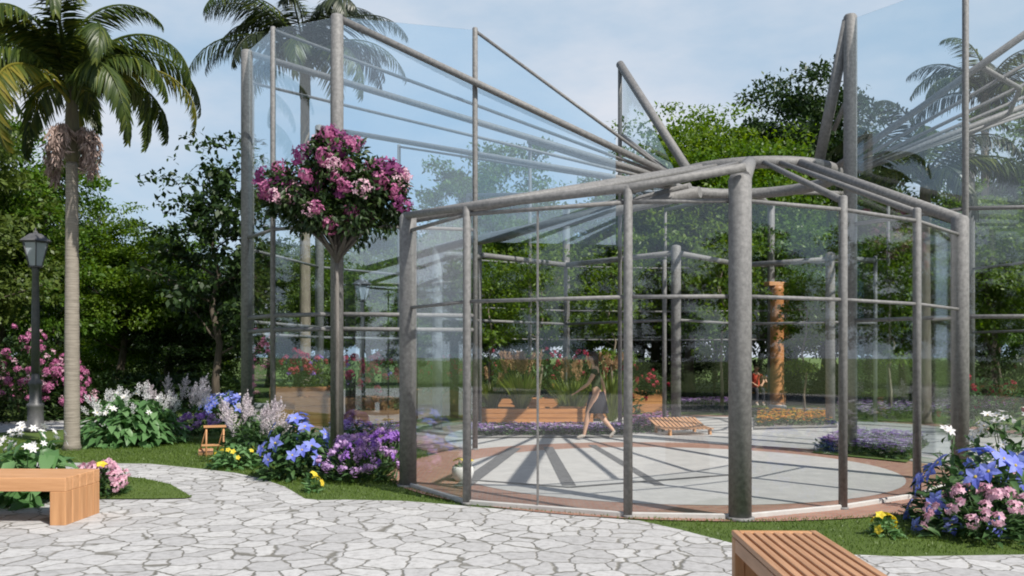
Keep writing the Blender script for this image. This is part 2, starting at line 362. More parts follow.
wedge = [g(*p) for p in [(0, 475), (60, 474.5), (110, 476), (140, 479), (170, 485), (192, 498), (185, 499.5), (150, 500), (60, 500), (0, 500.5)]]
wedge = [(-14, 12.2)] + wedge + [(-14, 10)]
sheet('lawn_patch', wedge, .016, M['lawn'])
sheet('far_path', [g(-60, 436), g(30, 431), g(125, 427), g(125, 420), g(30, 421), g(-60, 424)], .004, M['paving'])
PC, FC = (4.4, 17.6), (2.2, 12.5)
sheet('plaza_border', circle(PC, 6.4), .004, M['brick'])
sheet('plaza_floor', circle(PC, 5.7), .008, M['plaza'])
sheet('brick_ring', circle(FC, 3.9), .012, M['brick'])
sheet('round_floor', circle(FC, 3.0), .016, M['plaza'])
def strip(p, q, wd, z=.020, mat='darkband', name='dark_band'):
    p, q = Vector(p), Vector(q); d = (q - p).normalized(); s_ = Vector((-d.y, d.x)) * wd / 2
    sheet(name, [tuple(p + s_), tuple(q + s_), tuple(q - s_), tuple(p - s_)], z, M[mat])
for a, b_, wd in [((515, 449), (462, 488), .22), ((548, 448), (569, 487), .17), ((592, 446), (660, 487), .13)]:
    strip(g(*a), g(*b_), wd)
strip(g(452, 480), g(570, 489), .07, .024); strip(g(570, 489), g(735, 476), .07, .026)  # thinner dark lines across the round floor
sheet('east_walk', [(7.5, 12.4), (26, 11.6), (26, 14.4), (8.6, 15.5)], .010, M['plaza'])
sheet('garden_walk', [(-9, 25.5), (30, 25.5), (30, 27.2), (-9, 27.2)], .004, M['gravel'])

def inpoly(P, poly):
    x, y = P[:, 0], P[:, 1]; c = np.zeros(len(P), bool); n = len(poly)
    for i in range(n):
        x1, y1 = poly[i]; x2, y2 = poly[i - 1]
        c ^= ((y1 > y) != (y2 > y)) & (x < (x2 - x1) * (y - y1) / ((y2 - y1) + 1e-12) + x1)
    return c
pav_poly = [(-30, 14.6), (-12, 13.6)] + edge + [(9, 7.3), (30, 8.0), (30, -12), (-30, -12)]
def grass(n, x0, x1, y0, y1, h=.035):
    P = np.stack([rng.uniform(x0, x1, n), rng.uniform(y0, y1, n)], 1)
    ok = (~inpoly(P, pav_poly)) | inpoly(P, wedge)
    ok &= np.hypot(P[:, 0] - FC[0], P[:, 1] - FC[1]) > 3.8
    ok &= np.hypot(P[:, 0] - PC[0], P[:, 1] - PC[1]) > 6.4
    P = P[ok]; n = len(P); P3 = np.column_stack([P, np.full(n, .004)])
    d = rdir(n); d[:, 2] = np.abs(d[:, 2]) + .9; return leaves(P3, d, rdir(n), rng.uniform(.5, 1.2, n) * h, .008, 0, .1)
gm = leafmesh('grass_blades', [grass(90000, -10, 8, 7.0, 11.6), grass(60000, -11, -1.3, 11, 17, .045), grass(16000, 5, 10, 7.5, 12)], M['blade'])
stuff(link('grass', gm))

# ------------------------------------------------------------------ glass pavilion
OR = (2.2, 12.5, 0)
pav = thing('glass_pavilion', 'steel and glass pavilion of round rooms under tall slanting beams, around a paved floor', 'pavilion', OR)
def rel(p): return (p[0] - OR[0], p[1] - OR[1], p[2])
RT, RM = .105, .045
def tube(name, p, q, r, lab=None, n=18):
    o = MB().path([rel(p), rel(q)], r, n).build(name, M['steel'], pav)
    if lab: o['label'] = lab
    return o
def capped_post(x, y, h, r):
    b = MB().lathe([(r, 0), (r, h - r * .5), (r * .8, h - r * .18), (r * .3, h)], 18, rel((x, y, 0)))
    b.lathe([(r * 1.25, 0), (r * 1.25, .03), (r, .035)], 18, rel((x, y, 0)))
    return b.build('post', M['steel'], pav)
def pane(p, q, zp0, zp1, zq0=None, zq1=None, mat='glass', th=.012):
    """upright glass between two plan points, its own bottom and top height at each end"""
    zq0 = zp0 if zq0 is None else zq0; zq1 = zp1 if zq1 is None else zq1
    d = Vector((q[0] - p[0], q[1] - p[1], 0)).normalized(); nn = Vector((-d.y, d.x, 0)) * th / 2
    V = []
    for s_ in (-1, 1):
        for (a, z) in ((p, zp0), (q, zq0), (q, zq1), (p, zp1)): V.append((a[0] - OR[0] + s_ * nn.x, a[1] - OR[1] + s_ * nn.y, z))
    return MB().add(V, [[0, 1, 2, 3], [7, 6, 5, 4], [0, 4, 5, 1], [1, 5, 6, 2], [2, 6, 7, 3], [3, 7, 4, 0]]).build('glass_pane', M[mat], pav)
# front round room
FP = [(408, 82.5, 3.32, RT), (467, 93.75, 3.20, RM), (628, 101.9, 3.27, RM), (740, 103.1, 3.36, RT + .006), (843, 96.9, 3.25, RM), (917, 89.4, 3.25, RM), (960, 80, 3.35, RT)]
fp = []
for x, s_, h, r in FP:
    X, Y = (x - 512) / s_, FPX / s_; fp.append((X, Y, h, r)); capped_post(X, Y, h, r)
for i in range(6):
    a, b_ = fp[i], fp[i + 1]
    A, B = Vector(a[:2]), Vector(b_[:2]); d = (B - A).normalized()
    A2 = A + d * a[3]; B2 = B - d * b_[3]
    if i == 1:                     # thin glass joint in the widest bay
        J = A + (B - A) * .46
        pane(A2, J - d * .004, .06, 3.08); pane(J + d * .004, B2, .06, 3.08)
        MB().box(rel((J.x, J.y, 1.57)), (.014, .03, 3.02), math.atan2(d.y, d.x)).build('glass_joint', M['steel'], pav)
    else: pane(A2, B2, .06, 3.08)
    tube('transom', (A2.x, A2.y, 2.17), (B2.x, B2.y, 2.17), .02)
    tube('top_rail', (A2.x, A2.y, 3.10), (B2.x, B2.y, 3.10), .022)
    L_ = (B - A).length
    MB().box(rel(((A.x + B.x) / 2, (A.y + B.y) / 2, .03)), (L_ - .06, .04, .06), math.atan2(d.y, d.x), bev=.01).build('sill', M['concrete'], pav)
RC, RR, RZ = (4.25, 16.0), 1.45, 4.72
ring = [(RC[0] + RR * math.cos(a), RC[1] + RR * math.sin(a), RZ) for a in np.linspace(0, 2 * math.pi, 41)]
MB().path([rel(p) for p in ring], .10, 14, False).build('roof_ring', M['steel'], pav)
def toring(p):
    v = Vector((p[0] - RC[0], p[1] - RC[1])).normalized() * RR; return (RC[0] + v.x, RC[1] + v.y, RZ)
for i, k in enumerate(fp):
    top = (k[0], k[1], k[2] - .06); tube('roof_beam', top, toring(k), (.105 if i == 3 else .075) if k[3] > .1 else .04)
# rim over the front bays (the left run stops with a cut end above the corner post)
rimL = [w(404, 216, FPX / 82.5), w(467, 207, FPX / 93.75), w(628, 188, FPX / 101.9), w(746, 167, 8.55)]
MB().path([rel(p) for p in rimL], .043, 16).build('rim_tube', M['steel'], pav)
# tall petal on the left
def top(p, z): return (p[0], p[1], z)
AP = [((-2.95, 23.5), 7.1, RM), ((-4.6, 21.5), 7.1, RT), ((-5.2, 18.0), 7.1, RM), ((-4.77, 16.2), 7.1, RT), ((-4.0, 15.06), 7.1, RM), ((-2.82, 14.5), 7.1, RT), ((-.62, 15.1), 7.1, RM)]
for p, h, r in AP:
    capped_post(p[0], p[1], h, r)
    tube('roof_beam', top(p, h - .06), toring(p), .058 if r > .1 else .028)
for i in range(2, 6):
    a, b_ = AP[i], AP[i + 1]; A, B = Vector(a[0]), Vector(b_[0]); d = (B - A).normalized()
    pane(A + d * a[2], B - d * b_[2], .06, 7.05, mat='glass_sky' if i == 5 else 'glass_tall')
for i in range(6):
    a, b_ = AP[i], AP[i + 1]; A, B = Vector(a[0]), Vector(b_[0])
    for z in (2.02, 2.26): tube('rail', top(A, z), top(B, z), .035)
    tube('transom', top(A, 3.7), top(B, 3.7), .03)
# side wall of the left petal running down to the ring
e = toring((-.62, 15.1)); d = (Vector(e[:2]) - Vector((-.62, 15.1))).normalized()
q = Vector((-.62, 15.1)) + d * 2.45; zq = 7.1 + (RZ - 7.1) * 2.45 / (Vector(e[:2]) - Vector((-.62, 15.1))).length
pane(Vector((-.62, 15.1)) + d * .05, q, 3.5, 7.03, 3.5, zq - .04, mat='glass_sky')
# the back petals
B1 = w(620, 62, 19.0); capped_post(B1[0], B1[1], B1[2], RM)
tube('roof_beam', (B1[0], B1[1], B1[2] - .05), w(689, 172, 16.2), .085)
tube('brace', w(622, 136, 19.0), w(668, 172, 16.8), .05)
pane((B1[0] + .06, B1[1]), w(684, 172, 17.0)[:2], 4.6, B1[2] - .15, 4.6, 4.75, mat='glass_tall')
B2 = w(530, 139, 22.8); capped_post(B2[0], B2[1], B2[2], RM); tube('roof_beam', (B2[0], B2[1], B2[2] - .05), toring(B2), .06)
BP = [((-1.2, 24.5), 6.0), ((1.6, 26.5), 6.0), ((4.6, 27.0), 6.0), ((7.6, 26.4), 6.0), ((10.2, 24.4), 6.0)]
for i, (p, h) in enumerate(BP):
    capped_post(p[0], p[1], h, RT if i % 2 else RM); tube('roof_beam', top(p, h - .05), toring(p), .07 if i % 2 else .05)
    if i:
        for z in (2.05, 2.9, 4.2): tube('rail', top(BP[i - 1][0], z), top(p, z), .026)
        o = BP[i - 1][0]; pane(Vector(o) + Vector((.12, 0)), Vector(p) - Vector((.12, 0)), 2.1, 4.15)
IN = [((-1.55, 18.7), 3.85, RT), ((3.5, 19.2), 3.95, RT), ((3.2, 18.9), 3.6, RM), ((-.7, 19.6), 4.2, RM), ((7.25, 20.5), 3.95, RT), ((8.6, 21.3), 3.95, RM), ((6.2, 16.4), 4.0, RM), ((5.6, 21.8), 3.9, RM), ((1.3, 21.8), 3.9, RM)]
for p, h, r in IN:
    capped_post(p[0], p[1], h, r)
tube('roof_beam', (-1.55, 18.7, 3.8), w(700, 192, 15.6), .10)
tube('roof_beam', (-.7, 19.6, 4.1), w(690, 186, 15.8), .06)
for a, b_ in ((0, 3), (3, 8), (8, 1), (1, 7), (7, 4), (4, 5)):
    za = min(IN[a][1], IN[b_][1]) - .12; tube('tie_beam', top(IN[a][0], za), top(IN[b_][0], za), .06)
    tube('rail', top(IN[a][0], 2.35), top(IN[b_][0], 2.35), .03)
# right tall petal
CP = [((5.45, 14.5), 7.1, RT), ((6.5, 12.9), 7.15, RM), ((8.6, 12.6), 7.15, RT), ((10.6, 14.2), 7.15, RM), ((11.8, 16.6), 7.15, RT), ((12.0, 19.4), 7.15, RM), ((11.2, 22), 7.15, RT)]
for p, h, r in CP:
    capped_post(p[0], p[1], h, r)
    if p[0] > 7: tube('roof_beam', top(p, h - .06), toring(p), .055 if r > .1 else .03)
for i in range(2, 6):
    a, b_ = CP[i][0], CP[i + 1][0]; m_ = ((a[0] + b_[0]) / 2, (a[1] + b_[1]) / 2); tube('roof_beam', top(m_, 7.05), toring(m_), .03)
tube('roof_beam', (5.42, 14.52, 7.0), w(817, 172, 15.1), .09)
tube('brace', w(850, 92, 14.5), w(834, 130, 15.0), .04)
for i in range(6):
    a, b_ = CP[i], CP[i + 1]; A, B = Vector(a[0]), Vector(b_[0]); d = (B - A).normalized()
    pane(A + d * a[2], B - d * b_[2], .06, 7.0, mat='glass_tall' if i == 0 else 'glass')
    for z in (2.15, 3.7): tube('rail', top(A, z), top(B, z), .03)
for t in (.45,):
    pts = []
    for p, h, r in CP[2:]:
        e = toring(p); pts.append(rel((p[0] + (e[0] - p[0]) * t, p[1] + (e[1] - p[1]) * t, h - .06 + (RZ - h) * t)))
    MB().path(pts, .04, 12).build('purlin', M['steel'], pav)

# ------------------------------------------------------------------ benches
X0, X1, Y1 = w(731, 530, 5.91)[0], w(815, 530, 5.91)[0], 5.91
bw, bl = X1 - X0, 1.75
br = thing('wooden_bench', 'slatted wooden bench running towards the viewer at the bottom edge, beside the grass strip', 'bench', ((X0 + X1) / 2 - .02, Y1 - bl / 2, 0), R(-1.6), 'wooden garden benches')
nsl = 9; gap = .018; sw = (bw - gap * (nsl - 1) - .0) / nsl
for k in range(nsl):
    MB().box((-bw / 2 + sw / 2 + k * (sw + gap), 0, .4325), (sw, bl - .075 * (0 if k in (0, nsl - 1) else 2), .035), bev=.004).build('slat', M['wood_y'], br)
for s_ in (-1, 1):
    MB().box((0, s_ * (bl / 2 - .0365), .4318), (bw - 2 * sw - 2 * gap - .0 + 2 * gap - .001, .07, .0335), bev=.003).build('end_rail', M['wood_x'], br)
    MB().box((0, s_ * (bl / 2 - .05), .2), (bw - .13, .07, .40), bev=.006).build('leg_panel', M['wood_z'], br)
    for q_ in (-1, 1): MB().box((q_ * (bw / 2 - .032), s_ * (bl / 2 - .05), .205), (.062, .09, .41), bev=.005).build('leg', M['wood_z'], br)
    MB().box((s_ * (bw / 2 - .021), 0, .365), (.04, bl - .20, .09), bev=.004).build('apron', M['wood_y'], br)

lb = thing('wooden_bench', 'solid thick plank bench at the left edge before the grass wedge', 'bench', (-5.15, 8.78, 0), R(-1), 'wooden garden benches')
Lb, Wb = 1.95, .68
for k in range(5):
    yy = -Wb / 2 + Wb / 10 + k * Wb / 5
    MB().box((0, yy, .385), (Lb, Wb / 5 - .004, .13), bev=.005).build('seat_plank', M['wood_x'], lb)
    for s_ in (-1, 1): MB().box((s_ * (Lb / 2 - .075), yy, .16), (.149, Wb / 5 - .004, .319), bev=.005).build('leg_board', M['wood_z'], lb)

# ------------------------------------------------------------------ lamp
def make_lamp(label, loc, cat='street lamp'):
    t = thing('street_lamp', label, cat, loc, 0, 'lantern lamps in the garden')
    b = MB().lathe([(.20, 0), (.20, .10), (.16, .13), (.15, .5), (.17, .53), (.17, .58), (.12, .62), (.115, .95), (.14, .98), (.14, 1.03), (.085, 1.10), (.07, 1.25)], 20)
    b.build('pedestal', M['lamp_iron'], t)
    MB().lathe([(.085, 1.22), (.078, 2.4), (.066, 3.32), (.08, 3.34), (.06, 3.38), (.10, 3.42)], 16).build('pole', M['lamp_iron'], t)
    lan = MB()
    for a in range(6):
        a0 = math.pi / 3 * a; p = (.14 * math.cos(a0), .14 * math.sin(a0), 3.44); q = (.26 * math.cos(a0), .26 * math.sin(a0), 3.93); lan.path([p, q], .011, 6)
    lan.lathe([(.15, 3.42), (.15, 3.45)], 6, smooth=False); lan.lathe([(.275, 3.92), (.275, 3.95)], 6, smooth=False)
    lo = lan.build('lantern_frame', M['lamp_iron'], t)
    MB().lathe([(.135, 3.452), (.248, 3.918)], 6, smooth=False).build('lantern_glass', M['lantern_glass'], lo)
    MB().lathe([(.34, 3.952), (.32, 3.975), (.13, 4.11), (.05, 4.13), (.05, 4.15), (.02, 4.18), (.012, 4.25)], 6, smooth=False).build('lantern_roof', M['lamp_iron'], t)
    return t
lamp0 = make_lamp('grey iron lantern lamp standing left of the palm trunk', (-9.9, 18.7, 0))
dup(lamp0, (-5.0, 30.0, 0), .3, 1, 'distant lantern lamp seen through the tall glass right of the flowering standard tree')

# ------------------------------------------------------------------ trees
def tree_mesh(h, rad, nleaf, mat, lsize=.16, trunk_r=.2, clear=.28, nlimb=9, spread=1.0, clump=.55, bark='bark', seed=1, bottom=0.35, gaps=1.0):
    r = np.random.default_rng(seed); rd = random.Random(seed)
    mb = MB(); tips = []
    th = h * .72; tp = [Vector((0, 0, 0))]; 
    for k in range(1, 7): tp.append(Vector((rd.gauss(0, .05) * k * h / 12, rd.gauss(0, .05) * k * h / 12, th * k / 6)))
    mb.path(tp, [trunk_r * (1.25 if k == 0 else 1 - .12 * k) for k in range(7)], 9)
    for i in range(nlimb):
        f = clear + (1 - clear) * (i + .5) / nlimb * .98
        z = min(f * th, th * .97); kk = z / th * 6; b0 = tp[int(kk)].lerp(tp[min(6, int(kk) + 1)], kk - int(kk))
        az = i * 2.4 + rd.uniform(-.5, .5); reach = rad * rd.uniform(.55, .95) * (1.0 if f < .75 else .75)
        elev = rd.uniform(.15, .55) + f * .5
        d = Vector((math.cos(az) * math.cos(elev), math.sin(az) * math.cos(elev), math.sin(elev)))
        pts = [b0]; p = b0.copy()
        for k in range(4):
            d = (d + Vector((rd.gauss(0, .18), rd.gauss(0, .18), rd.gauss(0.02, .15)))).normalized(); p = p + d * reach / 3.6; pts.append(p.copy())
        r0 = trunk_r * .42 * (1 - f * .5); mb.path(pts, [r0 * (1 - .2 * k) for k in range(5)], 6)
        tips.append(pts[-1]); tips.append(pts[-2])
        for s_ in range(5):
            k0 = rd.choice((1, 2, 2, 3)); q0 = pts[k0]; dd = (d + Vector((rd.gauss(0, .9), rd.gauss(0, .9), rd.gauss(.15, .5)))).normalized(); q1 = q0 + dd * reach * rd.uniform(.25, .5)
            mid = q0.lerp(q1, .5) + Vector((0, 0, rd.uniform(-.05, .15)))
            mb.path([q0, mid, q1], [r0 * .45, r0 * .3, r0 * .12], 5); tips.append(q1); tips.append(mid)
    T = np.array([tuple(t) for t in tips])
    # extra clumps over the envelope so that the outline is uneven but full
    ne = int(len(T) * 1.0); u = unit(r.normal(size=(ne, 3))); rr = rad * r.uniform(.5, 1.0, ne)[:, None]
    E = u * np.concatenate([rr, rr, rr * (h * (1 - bottom) / 2) / rad], 1) * .95 + np.array([0, 0, h * (bottom + (1 - bottom) / 2)])
    T = np.concatenate([T, E]); T = T[T[:, 2] < h]
    wgt = r.uniform(.3, 1.6, len(T)); wgt /= wgt.sum(); ci = r.choice(len(T), nleaf, p=wgt)
    cs = clump * r.uniform(.6, 1.35, len(T))[ci][:, None]
    off = unit(r.normal(size=(nleaf, 3))) * (r.uniform(0, 1, (nleaf, 1)) ** .5) * cs * np.array([1.2, 1.2, .55])
    P = T[ci] + off; P = P[P[:, 2] > .1]; n = len(P)
    out = unit(P - np.array([0, 0, h * .5])); d = unit(r.normal(size=(n, 3)) + out * .6 + np.array([0, 0, -.25]))
    nr = unit(r.normal(size=(n, 3)) * .55 + np.array([0, 0, 1]) + out * .3)
    L = lsize * r.uniform(.6, 1.35, n)
    return mb.mesh('trunk', M[bark]), leafmesh('crown', leaves(P, d, nr, L, L * .55, 0, .15), M[mat])
def make_tree(name, label, loc, tm, cat='tree', rz=0, sc=1.0, group='trees behind the garden'):
    t = thing(name, label, cat, loc, rz, group); t.scale = sc if hasattr(sc, '__len__') else (sc, sc, sc)
    link('trunk', tm[0], t); link('crown', tm[1], t); return t
TB = tree_mesh(9, 3.4, 46000, 'leaf_mid', .14, .2, .22, 12, seed=3, bottom=.14)
TBr = tree_mesh(9, 3.2, 44000, 'leaf_bright', .14, .17, .25, 12, seed=5, bottom=.22)
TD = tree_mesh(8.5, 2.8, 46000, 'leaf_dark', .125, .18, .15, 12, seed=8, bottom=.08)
TS = tree_mesh(8, 2.0, 6500, 'leaf_dark', .19, .12, .25, 12, clump=.34, seed=11, bottom=.25)
TO = tree_mesh(9, 3.4, 26000, 'leaf_olive', .17, .19, .28, 12, seed=14, bottom=.2)
TT = tree_mesh(7.5, 1.5, 3600, 'leaf_bright', .16, .06, .3, 10, clump=.34, bark='palebark', seed=21, bottom=.35)
GT = 'trees behind the garden'
def at(x, D): return ((x - 512) * D / FPX, D, 0)
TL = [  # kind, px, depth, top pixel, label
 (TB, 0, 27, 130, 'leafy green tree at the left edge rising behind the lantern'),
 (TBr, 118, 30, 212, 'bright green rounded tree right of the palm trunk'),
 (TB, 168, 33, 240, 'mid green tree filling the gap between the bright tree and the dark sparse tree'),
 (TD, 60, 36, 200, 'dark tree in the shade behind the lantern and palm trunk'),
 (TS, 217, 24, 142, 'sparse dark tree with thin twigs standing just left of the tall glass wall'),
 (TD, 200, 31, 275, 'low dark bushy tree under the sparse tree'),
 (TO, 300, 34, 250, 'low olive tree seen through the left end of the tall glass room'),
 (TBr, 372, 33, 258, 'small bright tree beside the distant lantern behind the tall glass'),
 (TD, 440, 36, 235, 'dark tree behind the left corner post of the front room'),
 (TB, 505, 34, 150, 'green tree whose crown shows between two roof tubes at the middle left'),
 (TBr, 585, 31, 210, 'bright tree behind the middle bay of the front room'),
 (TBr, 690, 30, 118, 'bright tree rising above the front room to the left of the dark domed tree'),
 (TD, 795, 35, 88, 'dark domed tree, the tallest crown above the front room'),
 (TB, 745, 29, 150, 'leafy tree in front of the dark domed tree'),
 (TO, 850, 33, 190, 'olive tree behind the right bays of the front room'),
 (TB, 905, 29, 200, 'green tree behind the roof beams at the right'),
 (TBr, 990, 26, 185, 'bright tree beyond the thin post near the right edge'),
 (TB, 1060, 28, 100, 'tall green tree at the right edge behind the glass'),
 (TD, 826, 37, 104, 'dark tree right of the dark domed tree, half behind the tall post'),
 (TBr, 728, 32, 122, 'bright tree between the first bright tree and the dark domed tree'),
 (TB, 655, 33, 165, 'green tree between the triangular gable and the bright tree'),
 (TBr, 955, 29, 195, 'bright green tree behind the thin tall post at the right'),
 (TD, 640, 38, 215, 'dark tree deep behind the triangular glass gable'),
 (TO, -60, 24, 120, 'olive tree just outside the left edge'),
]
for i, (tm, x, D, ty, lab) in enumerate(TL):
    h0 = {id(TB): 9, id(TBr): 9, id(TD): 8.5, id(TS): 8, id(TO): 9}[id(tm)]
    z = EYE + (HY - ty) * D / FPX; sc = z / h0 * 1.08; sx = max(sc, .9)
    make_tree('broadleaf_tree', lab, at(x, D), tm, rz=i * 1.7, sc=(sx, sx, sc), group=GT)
rb = random.Random(5)
for i in range(30):
    x = -110 + i * 41 + rb.uniform(-10, 10); D = rb.uniform(42, 56)
    make_tree('broadleaf_tree', 'far tree of the closed wooded belt behind the whole garden', at(x, D), rb.choice((TB, TD, TO, TD)), rz=i * 1.3, sc=rb.uniform(.8, 1.02), group='far wooded belt')
# slender trees inside the far rooms
for i, (x, D, sc, lab) in enumerate([(490, 21, .62, 'slender young tree with pale stem behind the left thin post of the front room'), (540, 23, .7, 'slender young tree behind the fine joint in the wide glass bay'), (612, 24, .72, 'slender young tree just left of the thin post in front of the walking woman'), (722, 25, .8, 'slender tree behind the bay left of the thick corner post'), (805, 23.5, .6, 'slender tree right of the timber column'), (890, 24, .7, 'slender tree behind the right curved bay')]):
    make_tree('young_tree', lab, at(x, D), TT, rz=i * 2.1, sc=sc, group='slender young trees in the pavilion')
# trees behind the viewer (they show in the glass)
for i, (x, y, tm, sc) in enumerate([(2 + 30 * math.cos(R(a_)) * (1 + .06 * math.sin(a_)), 6 + 28 * math.sin(R(a_)), (TB, TD, TO)[k_ % 3], .8 + .12 * math.sin(k_ * 2.3)) for k_, a_ in enumerate(range(-196, 30, 8))] + [(-6, -12, TS, .9), (7, -14, TS, .95)]):
    make_tree('broadleaf_tree', 'tree across the stone path, seen only mirrored in the glass', (x, y, 0), tm, rz=i, sc=sc, group='trees mirrored in the glass')

# ------------------------------------------------------------------ palms
def frond_mesh(L, droop, nl, ll, mat, seed, up=.9):
    r = np.random.default_rng(seed); K = 24; t = np.linspace(0, 1, K)
    ang = up - (up + droop) * t ** 1.25; dx = np.cos(ang); dz = np.sin(ang)
    X = np.concatenate([[0], np.cumsum(dx[:-1])]) * L / K; Z = np.concatenate([[0], np.cumsum(dz[:-1])]) * L / K
    P = np.stack([X, np.zeros(K), Z], 1)
    mb = MB(); mb.path([tuple(p) for p in P], [.035 * (1 - .85 * a) for a in t], 6)
    V = np.concatenate(mb.v); F = [np.array([f for f in mb.f if len(f) == 4])]
    parts = [(V, F)]
    for sgn in (-1, 1):
        tt = np.linspace(.12, 1, nl) + r.normal(0, .004, nl); tt = tt.clip(0, 1)
        B = np.stack([np.interp(tt, t, P[:, k]) for k in range(3)], 1); A = np.stack([np.interp(tt, t, dx), np.zeros(nl), np.interp(tt, t, dz)], 1)
        side = np.array([0, sgn, 0]); d = A * (.45 + .5 * tt[:, None]) + side * (.85 - .4 * tt[:, None]) + np.array([0, 0, -.35]) + r.normal(0, .09, (nl, 3)); d = unit(d)
        le = ll * (np.sin(np.pi * (tt * .82 + .14)) * .85 + .18) * r.uniform(.85, 1.1, nl)
        parts.append(leaves(B, d, unit(np.cross(A, side)[:, :] * -sgn * -1 + np.array([0, 0, .3])), le, .045, 1, .35, .1))
    return leafmesh('frond', parts, M[mat])
def make_palm(label, loc, trunk_h, tr, fr, mats, n, L, seed, stalks=False, lean=0):
    rd = random.Random(seed); t = thing('palm_tree', label, 'palm tree', loc, 0, 'palm trees')
    prof = []; K = 46
    for k in range(K + 1):
        z = trunk_h * k / K; r_ = tr * (1.12 - .3 * k / K) * (1.015 if k % 2 else .985); prof.append((r_ * (1.3 if k == 0 else 1), z))
    MB().lathe(prof, 16).build('trunk', M['palebark'] if seed != 1 else M['palm_trunk'], t)
    c = trunk_h; MB().lathe([(tr * .86, c - .01), (tr * 1.1, c + .15), (tr * .9, c + .8), (tr * .5, c + 1.35)], 14).build('crownshaft', M['shaft'], t)
    protos = [frond_mesh(L * (1 + .1 * (k % 3 - 1)), (1.45 if seed == 1 else .95) + .22 * (k % 3), 110 if seed == 1 else 66, L * .17 if seed == 1 else L * .21, mats[k % len(mats)], seed * 10 + k, up=(1.38 if seed == 1 else 1.15) - .22 * (k % 3)) for k in range(6)]
    for i in range(n):
        az = i * 2.399 + rd.uniform(-.2, .2); lift = rd.uniform(-.1, .1) + (.35 if i > n * .7 else -.25 if i < n * .3 else 0)
        link('frond', protos[i % 6], t, (0.05 * math.cos(az), .05 * math.sin(az), c + .95 + .4 * i / n), (rd.uniform(-.25, .25), -lift, az), (rd.uniform(.9, 1.1),) * 3)
    if stalks:
        for az, ln in ((2.7, .8), (-.35, .75), (1.6, .5), (-1.6, .6)):
            r = np.random.default_rng(int(az * 10 + 40)); nn = 500; s_ = r.uniform(0, 1, nn)
            ax = np.stack([math.cos(az) * (.12 + .34 * np.sin(s_ * 2.2)), math.sin(az) * (.12 + .34 * np.sin(s_ * 2.2)), c + .5 + .12 * np.sin(s_ * 3) - s_ ** 1.4 * ln], 1)
            P = ax + unit(r.normal(size=(nn, 3))) * (.03 + .11 * np.sin(s_ * np.pi))[:, None]
            link('dried_flower_stalk', leafmesh('dried_flower_stalk', leaves(P, unit(r.normal(size=(nn, 3)) * .4 + np.array([0, 0, -1])), rdir(nn), r.uniform(.1, .22, nn), .035, 0, .1), M['spathe']), t)
    return t
px, pd = g(72, 450)
make_palm('big palm with green fronds, some coloured as sunlit, and pale ringed trunk in the left lawn', (px, pd, 0), 4.85, .115, 0, ['frond', 'frond', 'frond_sunlit', 'frond'], 24, 3.0, 1, True)
make_palm('palm with dark fronds whose head pokes above the corner of the tall glass', at(305, 25), 8.7, .15, 0, ['frond_dark', 'frond_dark', 'frond'], 26, 3.5, 2)
make_palm('palm seen through the tall glass at the right, lower than the other', at(925, 21), 4.6, .13, 0, ['frond_dark', 'frond'], 15, 2.8, 3)
make_palm('tall palm behind the tall glass at the right edge', at(985, 27), 8.3, .13, 0, ['frond', 'frond_dark'], 15, 2.9, 4)
make_palm('palm mostly outside the left edge with one frond coloured as sunlit hanging into view', (px - 3.3, pd + .3, 0), 4.9, .115, 0, ['frond_sunlit', 'frond'], 15, 2.7, 5)

# ------------------------------------------------------------------ flowering plants
def dome_leaves(n, rad, h, L, wd, mat, detail=1, up=.35, droop=.35, zmin=.0, seed=0, inner=.35):
    r = np.random.default_rng(seed); u = unit(r.normal(size=(n, 3))); u[:, 2] = np.abs(u[:, 2])
    k = r.uniform(inner, 1, n)[:, None] ** .6; P = u * k * np.array([rad, rad, h]); P[:, 2] = np.maximum(P[:, 2], zmin)
    d = unit(np.column_stack([u[:, :2], np.full(n, up)]) + r.normal(0, .35, (n, 3))); P = P - d * (L * .45)
    P[:, 2] = np.maximum(P[:, 2], .01)
    nr = unit(np.array([0, 0, 1]) + u * .3 + r.normal(0, .25, (n, 3)))
    return leaves(P, d, nr, L * r.uniform(.65, 1.25, n), wd * r.uniform(.7, 1.2, n), detail, droop)
def star(name, npet, L, wd, cup, mat, centre=True, detail=1, layers=1):
    parts = []
    for l in range(layers):
        a = np.arange(npet) * 2 * np.pi / npet + l * np.pi / npet; cp = cup + .35 * l
        d = np.stack([np.cos(a) * math.cos(cp), np.sin(a) * math.cos(cp), np.full(npet, math.sin(cp))], 1)
        nr = np.stack([-np.cos(a) * math.sin(cp), -np.sin(a) * math.sin(cp), np.full(npet, math.cos(cp))], 1)
        parts.append(leaves(np.zeros((npet, 3)) + d * L * .05, d, nr, L * (1 - .2 * l), wd, detail, .3, .1))
    m = leafmesh(name, parts, M[mat])
    if centre:
        n0 = len(m.vertices); cb = MB().lathe([(L * .12, 0.0), (L * .14, L * .07), (L * .06, L * .13)], 7)
        V = np.concatenate([np.array([v.co[:] for v in m.vertices]), np.concatenate(cb.v)])
        F = {}
        for p in m.polygons: F.setdefault(len(p.vertices), []).append(list(p.vertices))
        k0 = len(m.polygons)
        m2 = bpy.data.meshes.new(name)
        fl = [list(p.vertices) for p in m.polygons] + [[i + n0 for i in f] for f in cb.f]
        m2.from_pydata(V.tolist(), [], fl); m2.materials.append(M[mat]); m2.materials.append(M['centre'])
        for i, p in enumerate(m2.polygons): p.material_index = 1 if i >= k0 else 0
        return m2
    return m
